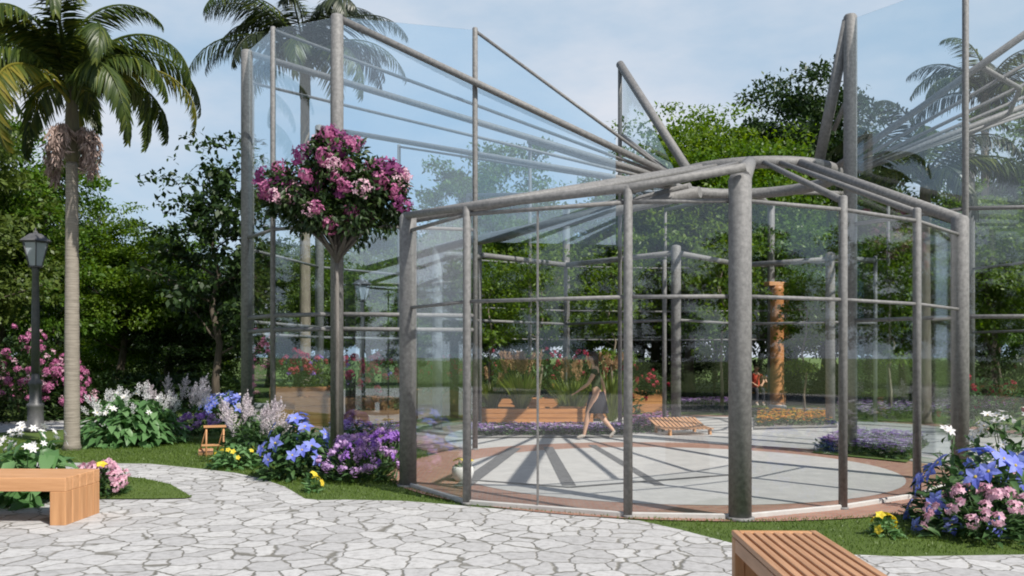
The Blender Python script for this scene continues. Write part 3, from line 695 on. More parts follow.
def head(name, nfl, hr, L, wd, mat, npet=5, seed=0, flat=.6):
    """flower head: many little five petalled florets on a ball"""
    r = np.random.default_rng(seed); u = unit(r.normal(size=(nfl, 3))); u[:, 2] = np.abs(u[:, 2]) * .9
    parts = []
    for i in range(nfl):
        c = u[i] * hr * r.uniform(.45, 1.3) * np.array([1, 1, flat]); z = unit(u[i] + r.normal(0, .35, 3)); x = unit(np.cross(z, [.3, .9, .1])); y = np.cross(z, x)
        a = np.arange(npet) * 2 * np.pi / npet + r.uniform(0, 6)
        d = np.cos(a)[:, None] * x + np.sin(a)[:, None] * y + z * .25
        parts.append(leaves(np.repeat(c[None], npet, 0), d, np.repeat(z[None], npet, 0), L * r.uniform(.8, 1.15), wd, 0, .15))
    return leafmesh(name, parts, M[mat])
def spike(name, h, r0, n, mat, seed=0, L=.03):
    """feathery plume: a pointed main axis with short side branches, all thick with tiny florets"""
    r = np.random.default_rng(seed); P = []; A = []
    ax = [(np.zeros(3), np.array([0, 0, 1.0]), h, .30)]
    for k in range(11):
        t_ = .08 + .72 * k / 11; a = k * 2.4; ax.append((np.array([0, 0, h * t_]), unit(np.array([math.cos(a), math.sin(a), 1.25])), h * .42 * (1 - t_) + .02, .10))
    for o_, d_, ln, wgt in ax:
        m_ = int(n * wgt); s_ = r.uniform(0, 1, m_); P.append(o_ + d_ * (s_ * ln)[:, None] + r.normal(0, 1, (m_, 3)) * (r0 * .30 * (1 - s_ * .8))[:, None]); A.append(np.tile(d_, (m_, 1)))
    P = np.concatenate(P); A = np.concatenate(A)
    return leafmesh(name, leaves(P, unit(A * .8 + r.normal(0, .5, P.shape)), rdir(len(P)), L, L * .5, 0, .1), M[mat])
FL = {
 'blue': star('blossom', 5, .085, .062, .25, 'p_blue'),
 'whitestar': star('blossom', 6, .065, .036, .5, 'p_white'),
 'lilac': head('blossom', 16, .05, .024, .018, 'p_lilac', 5, 1),
 'violet': head('blossom', 16, .05, .024, .018, 'p_violet', 5, 6),
 'pink': head('blossom', 11, .05, .03, .022, 'p_palepink', 5, 2),
 'boug': head('blossom', 30, .15, .065, .055, 'p_pink', 3, 3, .9),
 'bougpale': head('blossom', 26, .14, .05, .036, 'p_palepink', 3, 13, .8),
 'rho': head('blossom', 18, .085, .048, .038, 'p_pink', 3, 3, .8),
 'rhopale': head('blossom', 14, .08, .045, .036, 'p_palepink', 3, 13, .8),
 'bougdark': head('blossom', 28, .15, .065, .055, 'p_magenta', 3, 33, .9),
 'red': head('blossom', 12, .07, .04, .03, 'p_red', 5, 4, .8),
 'white': head('blossom', 12, .05, .03, .025, 'p_white', 5, 5),
 'plume': spike('blossom', .44, .05, 420, 'p_astilbe', 1, .022),
 'whiteplume': spike('blossom', .24, .04, 160, 'p_white', 2, .022),
 'yellow': star('blossom', 5, .05, .052, .35, 'p_yellow', True),
 'orange': star('blossom', 8, .05, .028, .3, 'p_orange', True),
}
GF = 'flowering plants along the path'
def plant(name, label, cat, loc, rad, h, leaf, flowers, seed, rz=0, group=GF, stems=10):
    """leaf = (n, L, w, mat, up, droop); flowers = [(kind, count, size, lift)]"""
    t = thing(name, label, cat, loc, rz, group); r = random.Random(seed)
    link('foliage', leafmesh('foliage', dome_leaves(leaf[0], rad, h, leaf[1], leaf[2], leaf[3], 1, leaf[4], leaf[5], seed=seed), M[leaf[3]]), t)
    sb = MB()
    for k in range(stems):
        a = r.uniform(0, 6.28); q_ = r.uniform(.3, .9); p = (math.cos(a) * rad * q_, math.sin(a) * rad * q_, h * math.sqrt(max(0, 1 - q_ * q_)))
        sb.path([(p[0] * .15, p[1] * .15, 0), (p[0] * .6, p[1] * .6, p[2] * .6), p], [.008, .006, .004], 5)
    sb.build('stems', M['flower_leaf'], t)
    for kind, cnt, size, lift, zlo in flowers:
        for i in range(cnt):
            zz = r.uniform(zlo, 1); a = r.uniform(0, 6.283); q_ = math.sqrt(max(0, 1 - zz * zz)); k = r.uniform(.93, 1.08)
            p = (math.cos(a) * rad * q_ * k, math.sin(a) * rad * q_ * k, max(.03, h * zz * k + lift))
            if kind in ('plume', 'whiteplume'): rot = (-p[1] / rad * .5 + r.uniform(-.2, .2), p[0] / rad * .5 + r.uniform(-.2, .2), 0)
            else:
                nn = Vector((math.cos(a) * q_ + r.gauss(0, .25), math.sin(a) * q_ + r.gauss(0, .25), zz * .45 + .12)).normalized(); rot = nn.to_track_quat('Z', 'Y').to_euler()
            s_ = size * r.uniform(.75, 1.2); link('blossom', FL[kind], t, p, rot, (s_,) * 3)
    return t
def G3(x, y): a = g(x, y); return (a[0], a[1], 0)
FLf = 'flower_leaf'
# right foreground clump
plant('blue_flower_plant', 'big bush of blue star flowers at the right, beside the front room', 'flowering bush', (4.30, 8.35, 0), .60, .72, (420, .15, .075, FLf, .35, .5), [('blue', 32, 1.2, .02, .0)], 1)
plant('pink_phlox', 'pink flower clump low in front of the blue star flowers', 'flowering plant', (4.15, 7.92, 0), .52, .40, (260, .17, .06, FLf, .9, .5), [('pink', 46, 1.15, .02, .25)], 2)
plant('white_flower_plant', 'white flowers standing tall behind the blue star bush at the right edge', 'flowering plant', (5.25, 9.5, 0), .55, .95, (300, .15, .07, FLf, .5, .4), [('whitestar', 34, .95, .05, .45)], 3)
plant('white_flower_plant', 'single small white bloom stem rising left of the white flower bush', 'flowering plant', (4.45, 9.2, 0), .16, .85, (50, .12, .06, FLf, .5, .4), [('whitestar', 4, 1.0, .05, .8)], 33, stems=4)
plant('blue_flower_plant', 'blue flowered bush cut off by the right frame edge', 'flowering bush', (5.2, 8.5, 0), .5, .68, (300, .15, .075, FLf, .35, .5), [('blue', 22, 1.25, .02, .35), ('pink', 12, 1.1, .0, .1)], 34)
plant('yellow_pansy', 'small yellow pansy clump between the slatted bench and the blue bush', 'flower', G3(885, 536), .15, .17, (70, .09, .04, 'hosta', .5, .4), [('yellow', 8, 1.0, .02, .3)], 4, stems=6)
# left middle clump
plant('yellow_pansy', 'small yellow pansy at the corner of the grass by the path, below the blue flowers', 'flower', G3(313, 492), .13, .20, (60, .09, .04, 'hosta', .5, .4), [('yellow', 5, 1.0, .02, .3)], 5, stems=6)
plant('violet_phlox', 'violet and lilac phlox mound left of the front room corner post', 'flowering bush', G3(357, 480), .52, .52, (420, .15, .045, FLf, 1.0, .4), [('lilac', 60, 1.15, .02, .3), ('violet', 14, 1.1, .03, .45)], 6)
plant('violet_phlox', 'second violet phlox mound right behind the first, touching the corner post', 'flowering bush', G3(382, 470), .42, .50, (260, .15, .045, FLf, 1.0, .4), [('violet', 34, 1.1, .02, .4), ('lilac', 20, 1.1, .03, .3)], 66)
plant('blue_flower_plant', 'blue flower bush between the feathery pale plumes and the violet phlox', 'flowering bush', G3(296, 478), .50, .78, (460, .15, .08, FLf, .3, .5), [('blue', 25, 1.2, .02, .3)], 7)
plant('astilbe', 'feathery pale plume flowers left of the blue flower bush', 'flowering plant', G3(255, 462), .55, .72, (520, .13, .06, FLf, .5, .3), [('plume', 11, 1.25, -.10, .55)], 8)
plant('leafy_herb', 'low light green leafy plant with small yellow flowers at the foot of the pale plumes', 'plant', G3(236, 468), .38, .34, (260, .12, .06, 'hosta', .3, .4), [('yellow', 9, .9, .02, .3)], 9)
plant('small_blue_flower_plant', 'distant blue flower clump left of the tall glass', 'flowering plant', G3(224, 418), .75, .60, (300, .16, .08, FLf, .4, .4), [('blue', 46, 1.3, .02, .3), ('white', 14, 1.2, .05, .5)], 10)
plant('violet_ground_flowers', 'low mauve flower mound left of the pale plumes', 'flowering plant', G3(200, 434), .62, .38, (300, .14, .05, FLf, .6, .4), [('lilac', 44, 1.2, .02, .3), ('violet', 20, 1.2, .02, .3)], 11)
# left
plant('hosta', 'broad leaved bush topped with white flowers, right of the palm trunk', 'bush', G3(132, 444), .98, .86, (620, .25, .15, 'hosta', .15, .55), [('whiteplume', 26, 1.0, .0, .6), ('whitestar', 26, 1.1, .04, .6)], 12)
plant('hosta', 'broad leaved plant with white flowers behind the solid bench at the left edge', 'bush', (-5.35, 9.9, 0), .62, .72, (190, .28, .16, 'hosta', .2, .55), [('whitestar', 34, .72, .12, .6)], 13)
plant('astilbe', 'mauve grey spires growing behind the broad leaved white flower bush', 'flowering plant', G3(172, 432), .7, .75, (200, .13, .06, FLf, .5, .3), [('plume', 11, 1.35, .0, .5)], 14)
plant('pink_daisies', 'pale pink flower clump with a touch of yellow beside the solid bench', 'flowering plant', G3(100, 496), .32, .36, (210, .12, .05, FLf, .6, .4), [('pink', 46, 1.15, .03, .25), ('yellow', 5, 1, .03, .3)], 15)
# pink bushes at the back left
for i, (x, y, rad, h, lab) in enumerate([(18, 421, 1.15, 2.2, 'large pink flowering bush behind the lantern at the left edge'), (66, 419, .7, 1.5, 'smaller pink flowering bush between lantern and broad leaved bush'), (-40, 421, 1.2, 2.2, 'pink flowering bush just outside the left edge')]):
    plant('rhododendron', lab, 'flowering bush', G3(x, y), rad, h, (1500, .17, .07, 'leaf_dark', .3, .3), [('rho', 60, 1.05, .0, .25), ('rhopale', 22, 1.0, 0, .25)], 20 + i, stems=16)
# dark clipped undergrowth
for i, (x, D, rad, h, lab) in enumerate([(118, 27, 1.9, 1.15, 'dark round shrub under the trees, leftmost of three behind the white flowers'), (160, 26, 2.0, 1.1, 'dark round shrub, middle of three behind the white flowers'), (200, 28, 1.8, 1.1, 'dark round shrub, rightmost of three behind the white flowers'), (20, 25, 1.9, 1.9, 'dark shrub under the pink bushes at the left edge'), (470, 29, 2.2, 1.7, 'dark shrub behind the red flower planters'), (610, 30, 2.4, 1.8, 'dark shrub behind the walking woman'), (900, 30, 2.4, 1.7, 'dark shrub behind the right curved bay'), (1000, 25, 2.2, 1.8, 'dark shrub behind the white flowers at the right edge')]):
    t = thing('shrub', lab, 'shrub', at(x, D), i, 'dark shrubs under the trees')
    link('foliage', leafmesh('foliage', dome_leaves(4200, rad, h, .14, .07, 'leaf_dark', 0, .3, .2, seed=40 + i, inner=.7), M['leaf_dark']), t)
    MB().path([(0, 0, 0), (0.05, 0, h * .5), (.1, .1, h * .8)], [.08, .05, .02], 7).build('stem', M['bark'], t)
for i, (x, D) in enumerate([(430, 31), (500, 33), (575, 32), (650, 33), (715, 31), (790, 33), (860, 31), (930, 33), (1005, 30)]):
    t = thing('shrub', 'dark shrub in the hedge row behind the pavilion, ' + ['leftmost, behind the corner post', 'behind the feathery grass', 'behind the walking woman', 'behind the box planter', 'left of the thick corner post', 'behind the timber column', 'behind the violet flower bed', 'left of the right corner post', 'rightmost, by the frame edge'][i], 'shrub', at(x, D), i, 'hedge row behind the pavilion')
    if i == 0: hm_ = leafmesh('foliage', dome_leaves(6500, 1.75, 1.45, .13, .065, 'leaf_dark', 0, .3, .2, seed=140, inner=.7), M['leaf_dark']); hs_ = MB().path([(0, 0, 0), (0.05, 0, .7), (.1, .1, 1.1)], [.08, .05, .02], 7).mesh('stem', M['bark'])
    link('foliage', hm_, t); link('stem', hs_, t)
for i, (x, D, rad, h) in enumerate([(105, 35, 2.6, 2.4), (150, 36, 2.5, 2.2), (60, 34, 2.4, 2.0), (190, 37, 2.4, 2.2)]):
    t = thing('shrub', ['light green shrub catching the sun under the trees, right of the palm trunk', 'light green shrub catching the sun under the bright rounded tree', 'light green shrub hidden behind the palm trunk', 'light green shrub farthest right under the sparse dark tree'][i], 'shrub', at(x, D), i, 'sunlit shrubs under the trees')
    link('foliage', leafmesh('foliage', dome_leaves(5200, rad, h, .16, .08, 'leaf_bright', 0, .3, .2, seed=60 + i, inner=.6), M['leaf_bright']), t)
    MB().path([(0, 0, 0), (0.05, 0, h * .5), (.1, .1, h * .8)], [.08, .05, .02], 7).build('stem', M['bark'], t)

# standard tree with pink blossom round the tall corner post
sx, sy = -2.73, 14.0
st = thing('flowering_standard_tree', 'round crowned pink flowering tree wrapped about the tall corner post of the glass', 'tree', (sx, sy, 0))
tb = MB(); tb.path([(0, 0, 0), (.01, .02, 1.8), (0, .0, 3.3)], [.04, .032, .030], 9)
rs = random.Random(4); blobs = []
spec = [(-.05, 4.62, .42), (-.62, 4.2, .36), (-.95, 4.35, .30), (.55, 4.25, .38), (.85, 4.0, .32), (.75, 4.45, .25), (-.25, 4.1, .42), (.2, 4.3, .42), (.1, 4.9, .32), (-.3, 4.85, .25), (-.55, 3.85, .30), (.35, 3.75, .33), (-.15, 3.75, .28), (.95, 4.4, .2), (-.15, 5.02, .2), (-.9, 4.05, .25)]
for bx, bz, br_ in spec:
    bx *= .90; bz = 3.62 + (bz - 3.62) * .86; br_ *= 1.08
    for k in range(2):
        by = rs.uniform(-.55, .55) * (1 - abs(bx) * .4); blobs.append((bx, by, bz, br_)); 
        tb.path([(0, 0, rs.uniform(3.0, 3.3)), (bx * .55, by * .5, (bz + 3.1) / 2 + .02), (bx, by, bz)], [.028, .018, .008], 6)
tb.build('trunk', M['steel_bark'], st)
parts = []
r = np.random.default_rng(9)
for bx, by, bz, br_ in blobs:
    n = 300; u = unit(r.normal(size=(n, 3))); P = np.array([bx, by, bz]) + u * br_ * r.uniform(.3, 1.05, (n, 1))
    parts.append(leaves(P, unit(u + r.normal(0, .5, (n, 3)) + np.array([0, 0, -.3])), unit(u + np.array([0, 0, .6]) + r.normal(0, .4, (n, 3))), r.uniform(.07, .14, n), .055, 1, .3))
link('crown', leafmesh('crown', parts, M['leaf_dark']), st)
cnt = 0
for bx, by, bz, br_ in sorted(blobs, key=lambda b: -b[2]):
    for k in range(3 if bz > 3.8 else 2):
        if cnt >= 98: break
        u = Vector((rs.gauss(0, .9), rs.gauss(-.8, .7), rs.gauss(.35, .7))).normalized(); p = Vector((bx, by, bz)) + u * br_ * 1.0; cnt += 1
        s_ = rs.uniform(.65, 1.0); link('blossom', FL[rs.choice(('boug', 'boug', 'bougdark', 'bougpale') if p.x > -.3 else ('boug', 'bougdark', 'bougdark', 'bougpale'))], st, p, u.to_track_quat('Z', 'Y').to_euler(), (s_,) * 3)

# ------------------------------------------------------------------ planters and beds inside
def planter(label, loc, sx_, sy_, h, rz=0, plants=(), boards=4):
    t = thing('wooden_planter', label, 'planter', loc, rz, 'wooden planters in the pavilion')
    bh = h / boards
    for k in range(boards):
        b = MB(); z = bh * (k + .5)
        for s_ in (-1, 1):
            b.box((0, s_ * (sy_ / 2 - .02), z), (sx_, .04, bh - .008), bev=.004); b.box((s_ * (sx_ / 2 - .02), 0, z), (.04, sy_ - .082, bh - .008), bev=.004)
        b.build('board', M['planter'], t)
    MB().box((0, 0, h - .06), (sx_ - .09, sy_ - .09, .04)).build('soil', M['soil'], t)
    return t
GP = 'plants in the pavilion'
planter('high wooden planter left of the tall corner post, top step of the terrace', (*g(304, 428), 0), 1.35, .8, .92, .1)
planter('long wooden planter right of the tall corner post, middle step of the terrace', (*g(345, 431), 0), 1.9, .8, .72, -.12)
planter('low wooden planter by the corner post of the front room, lowest step of the terrace', (*g(385, 434), 0), 1.2, .7, .5, .1)
for i, (x, y, z, rad, h, lab) in enumerate([(296, 428, .88, .5, .75, 'red flowers in the high planter left of the tall corner post'), (318, 428, .88, .4, .62, 'violet and red flowers in the high planter close to the tall corner post'), (352, 430, .68, .48, .85, 'red flowers in the middle planter, right of the tall corner post'), (380, 433, .46, .5, 1.05, 'tallest red flowers, in the low planter by the front room')]):
    a = g(x, y); plant('red_flower_plant', lab, 'flowering plant', (a[0], a[1], z), rad, h, (260, .14, .06, 'leaf_olive' if i == 1 else FLf, .6, .4), [('red', 26, 1.0, .04, .4), ('violet', 4, 1.1, 0, .2)] if i != 1 else [('violet', 10, 1.2, .04, .4), ('red', 8, 1, .04, .4)], 80 + i, group=GP)
a = g(520, 428); planter('low long wooden planter under the feathery grasses behind the wide glass bay', (a[0] + .3, 20.2, 0), 2.6, .8, .42, .04)
planter('wooden planter seen just right of the front room corner post at the left', (-1.95, 23.0, 0), 1.5, .8, .72, 0)
planter('wooden planter box behind the thin post, right of the walking woman', (*g(643, 412), 0), 1.05, .8, .62, .05)
planter('low wooden planter holding the red shrubs behind the walking woman', (1.1, 23.0, 0), 3.0, .8, .5, 0)
for i, (x, D, z, rad, h, lab) in enumerate([(445, 22.6, .68, .7, .8, 'red flowers above the planter behind the left bay'), (500, 23.4, .0, .9, 1.6, 'red flowering shrub behind the grasses, leftmost of the back row'), (545, 24, 0, .9, 1.65, 'red flowering shrub behind the fine glass joint'), (578, 23, .46, .8, 1.2, 'red flowering shrub directly behind the walking woman'), (620, 24.5, .0, .7, 1.5, 'red flowering shrub behind the thin post right of the walking woman'), (652, 22.8, .58, .42, .6, 'little red flowered plant in the box right of the walking woman'), (990, 18, 0, .9, 1.2, 'red and white flowers behind the thin post at the right')]):
    plant('red_flower_plant', lab, 'flowering plant', at(x, D)[:2] + (z,), rad, h, (520, .16, .06, 'leaf_dark' if i % 2 else FLf, .6, .4), [('red', 22 if i < 5 else 12, .95, .04, .25)], 90 + i, group=GP)
def grass_clump(label, loc, h, rad, seed, nb=420, npl=26):
    r = np.random.default_rng(seed); t = thing('ornamental_grass', label, 'ornamental grass', loc, 0, 'ornamental grasses in the pavilion')
    a = r.uniform(0, 6.28, nb); tl = r.uniform(.05, .5, nb); P = np.stack([np.cos(a) * r.uniform(0, .1, nb), np.sin(a) * r.uniform(0, .1, nb), np.zeros(nb)], 1)
    d = np.stack([np.cos(a) * tl, np.sin(a) * tl, np.ones(nb)], 1)
    link('blades', leafmesh('blades', leaves(P, d, np.stack([-np.cos(a), -np.sin(a), tl], 1), h * r.uniform(.6, 1, nb), .034, 1, -.0 + .22, .0), M['tallgrass']), t)
    parts = []
    for k in range(npl):
        an = r.uniform(0, 6.28); q = r.uniform(0, .38); c = np.array([math.cos(an) * q * h, math.sin(an) * q * h, h * r.uniform(.78, 1.02)]); n = 60
        s_ = r.uniform(0, 1, n); ax = unit(np.array([math.cos(an) * .3, math.sin(an) * .3, 1])); PP = c + ax * (s_[:, None] * .26) + r.normal(0, .018, (n, 3))
        parts.append(leaves(PP, unit(ax + r.normal(0, .4, (n, 3))), rdir(n), .07, .022, 0, .1))
    link('plumes', leafmesh('plumes', parts, M['plume']), t); return t
grass_clump('feathery fawn ornamental grass behind the wide glass bay, left of the joint', at(521, 20.0)[:2] + (.34,), 1.05, .3, 1, npl=34)
grass_clump('ornamental grass behind the walking woman', at(612, 21.6), 1.45, .3, 2, 360, 16)
grass_clump('ornamental grass just left of the walking woman', at(572, 21.2), 1.25, .3, 3, 300, 12)
grass_clump('short green ornamental grass at the left of the wide glass bay', at(492, 20.4)[:2] + (.34,), .75, .3, 4, 300, 3)
# beds of small flowers nobody can count
def bed(name, poly, h, n, cols, seed, leafm='flower_leaf'):
    r = np.random.default_rng(seed); xs = [p[0] for p in poly]; ys = [p[1] for p in poly]
    P = np.stack([r.uniform(min(xs), max(xs), n * 3), r.uniform(min(ys), max(ys), n * 3)], 1); P = P[inpoly(P, poly)][:n]; n = len(P)
    hz = h * r.uniform(.55, 1.1, n); P3 = np.column_stack([P, hz])
    parts = []; k = 4; a0 = r.uniform(0, 6, n); idx = r.uniform(size=n)
    m = None
    def florets(sel):
        pp = []
        for j in range(k):
            a = a0[sel] + j * 6.283 / k; d = np.stack([np.cos(a), np.sin(a), np.full(len(a), .3)], 1); pp.append(leaves(P3[sel], d, np.tile([0, 0, 1.0], (len(a), 1)), .055, .045, 0, .1))
        return merge(pp)
    nl = n * 3; Q = P[r.integers(0, n, nl)] + r.normal(0, .05, (nl, 2)); Qz = r.uniform(0, h * .75, nl)
    lv = leaves(np.column_stack([Q, Qz]), unit(r.normal(size=(nl, 3)) + np.array([0, 0, .6])), rdir(nl), .10, .035, 0, .2)
    mats = [leafm] + [c for c, _ in cols]; Vs = [lv]; mi = [np.zeros(nl, int)]; lo = 0
    for ci, (c, fr) in enumerate(cols):
        sel = (idx >= lo) & (idx < lo + fr); lo += fr
        if sel.any(): v = florets(sel); Vs.append(v); mi.append(np.full(len(v[1][0]), ci + 1))
    V, F = merge(Vs); me = mesh_np(name, V, F)
    for x in mats: me.materials.append(M[x])
    me.polygons.foreach_set('material_index', np.concatenate(mi).astype(np.int32))
    return stuff(link(name, me))
def gp(*ps): return [g(*p) for p in ps]
V_, L_, W_ = ('p_violet', .45), ('p_lilac', .35), ('p_white', .2)
bed('flower_bed', gp((468, 437), (625, 436), (622, 430), (470, 430)), .16, 1500, [V_, L_, W_], 1)
bed('flower_bed', gp((632, 434), (668, 432), (668, 420), (632, 424)), .22, 500, [('p_lilac', .6), ('p_pink', .4)], 2)
bed('flower_bed', gp((672, 411), (742, 411), (742, 405), (672, 405)), .25, 1500, [V_, L_, ('p_white', .1)], 3)
bed('flower_bed', gp((758, 428), (835, 426), (830, 417), (758, 417)), .22, 900, [('p_orange', .7), ('p_yellow', .2)], 4)
bed('flower_bed', gp((818, 452), (905, 462), (925, 445), (850, 438)), .22, 1500, [V_, L_, W_], 5)
bed('flower_bed', gp((838, 420), (915, 420), (1015, 412), (1015, 404), (838, 406)), .28, 2600, [V_, L_, ('p_white', .2)], 6)
bed('flower_bed', gp((330, 440), (400, 440), (400, 432), (330, 432)), .3, 600, [V_, L_], 7)
sheet('planting_soil', gp((465, 439), (628, 438), (624, 429), (466, 429)), .028, M['gravel'])
sheet('planting_soil', gp((754, 430), (838, 428), (832, 416), (754, 416)), .030, M['gravel'])
sheet('planting_soil', gp((812, 454), (907, 464), (930, 444), (848, 436)), .030, M['lawn'])
sheet('planting_soil', gp((834, 422), (917, 422), (1020, 414), (1020, 402), (834, 404)), .014, M['lawn'])
# low stone benches and slatted sun deck
def stone_bench(label, loc, L, rz):
    t = thing('stone_bench', label, 'bench', loc, rz, 'pale stone benches')
    MB().box((0, 0, .40), (L, .42, .09), bev=.012).build('seat', M['concrete'], t)
    for s_ in (-1, 1): MB().box((s_ * (L / 2 - .22), 0, .177), (.12, .34, .354), bev=.008).build('leg', M['concrete'], t)
stone_bench('pale stone bench beside the distant blue flowers left of the pavilion', (*g(268, 422), 0), 1.4, 0)
a = g(668, 432); dk = thing('slatted_lounger', 'low curved slatted wooden lounger behind the bay left of the thick corner post', 'lounger', (a[0] + .25, a[1] - .6, 0), .25); dk.scale = (.72, .8, .72)
for k in range(12):
    pts = [(-.75 + .125 * k, -.35 + .0 * k, .18), (-.75 + .125 * k, .1, .20), (-.75 + .125 * k, .75, .42)]
    b = MB()
    for p_, q_ in zip(pts[:-1], pts[1:]):
        v = Vector(q_) - Vector(p_); b.box(((p_[0] + q_[0]) / 2, (p_[1] + q_[1]) / 2, (p_[2] + q_[2]) / 2), (.085, v.length, .03), 0, math.atan2(v.z, v.y), bev=.004)
    b.build('slat', M['wood_y'], dk)
for s_ in (-1, 1):
    MB().box((s_ * .6, -.25, .08), (.06, .10, .165)).build('leg', M['wood_z'], dk); MB().box((s_ * .6, .62, .17), (.06, .10, .34)).build('leg', M['wood_z'], dk)
# timber column and its beam
a = g(777, 410); tcol = thing('timber_column', 'thick orange brown timber column behind the bay right of the thick corner post', 'column', (a[0], a[1], 0))
MB().lathe([(.20, 0), (.21, .05), (.2, .1), (.195, 1.8), (.19, 3.45), (.2, 3.5), (.2, 3.6)], 16).build('shaft', M['planter'], tcol)
MB().lathe([(.27, 0), (.27, .12), (.22, .16)], 16).build('base', M['concrete'], tcol)
MB().box((0, 0, 3.66), (.7, .3, .12), .3, bev=.01).build('capital', M['wood_x'], tcol)
pt = thing('flower_pot', 'white round pot with yellow flowers just inside the left glass bay', 'flower pot', (-.62, 11.35, 0))
MB().lathe([(.08, 0), (.12, .05), (.14, .12), (.135, .18), (.12, .2), (.11, .17)], 18).build('pot', M['white'], pt)
link('foliage', leafmesh('foliage', dome_leaves(50, .12, .12, .08, .035, 'hosta', 1, .6, .3, seed=99), M['hosta']), pt, (0, 0, .16))
for k in range(7): link('blossom', FL['yellow'], pt, (.09 * math.cos(k * .9), .09 * math.sin(k * .9), .27 + .01 * (k % 3)), (rs.uniform(-.4, .4), rs.uniform(-.4, .4), k))
# little wooden stand left of the plumes
ez = thing('wooden_stand', 'small wooden folding stand on the lawn left of the pale plumes', 'stand', (*g(215, 456), 0), .3)
for s_ in (-1, 1):
    MB().path([(s_ * .13, -.1, 0), (s_ * .13, .02, .46)], .016, 6).build('leg', M['wood_z'], ez); MB().path([(s_ * .13 - .12, .16, 0), (s_ * .13, 0, .42)], .014, 6).build('leg', M['wood_z'], ez)
MB().box((0, .0, .47), (.34, .05, .035)).build('top_bar', M['wood_x'], ez); MB().box((-.05, -.06, .18), (.3, .03, .03)).build('cross_bar', M['wood_x'], ez)
MB().box((-.14, .1, .06), (.22, .16, .05), 0, .3).build('tray', M['wood_y'], ez)

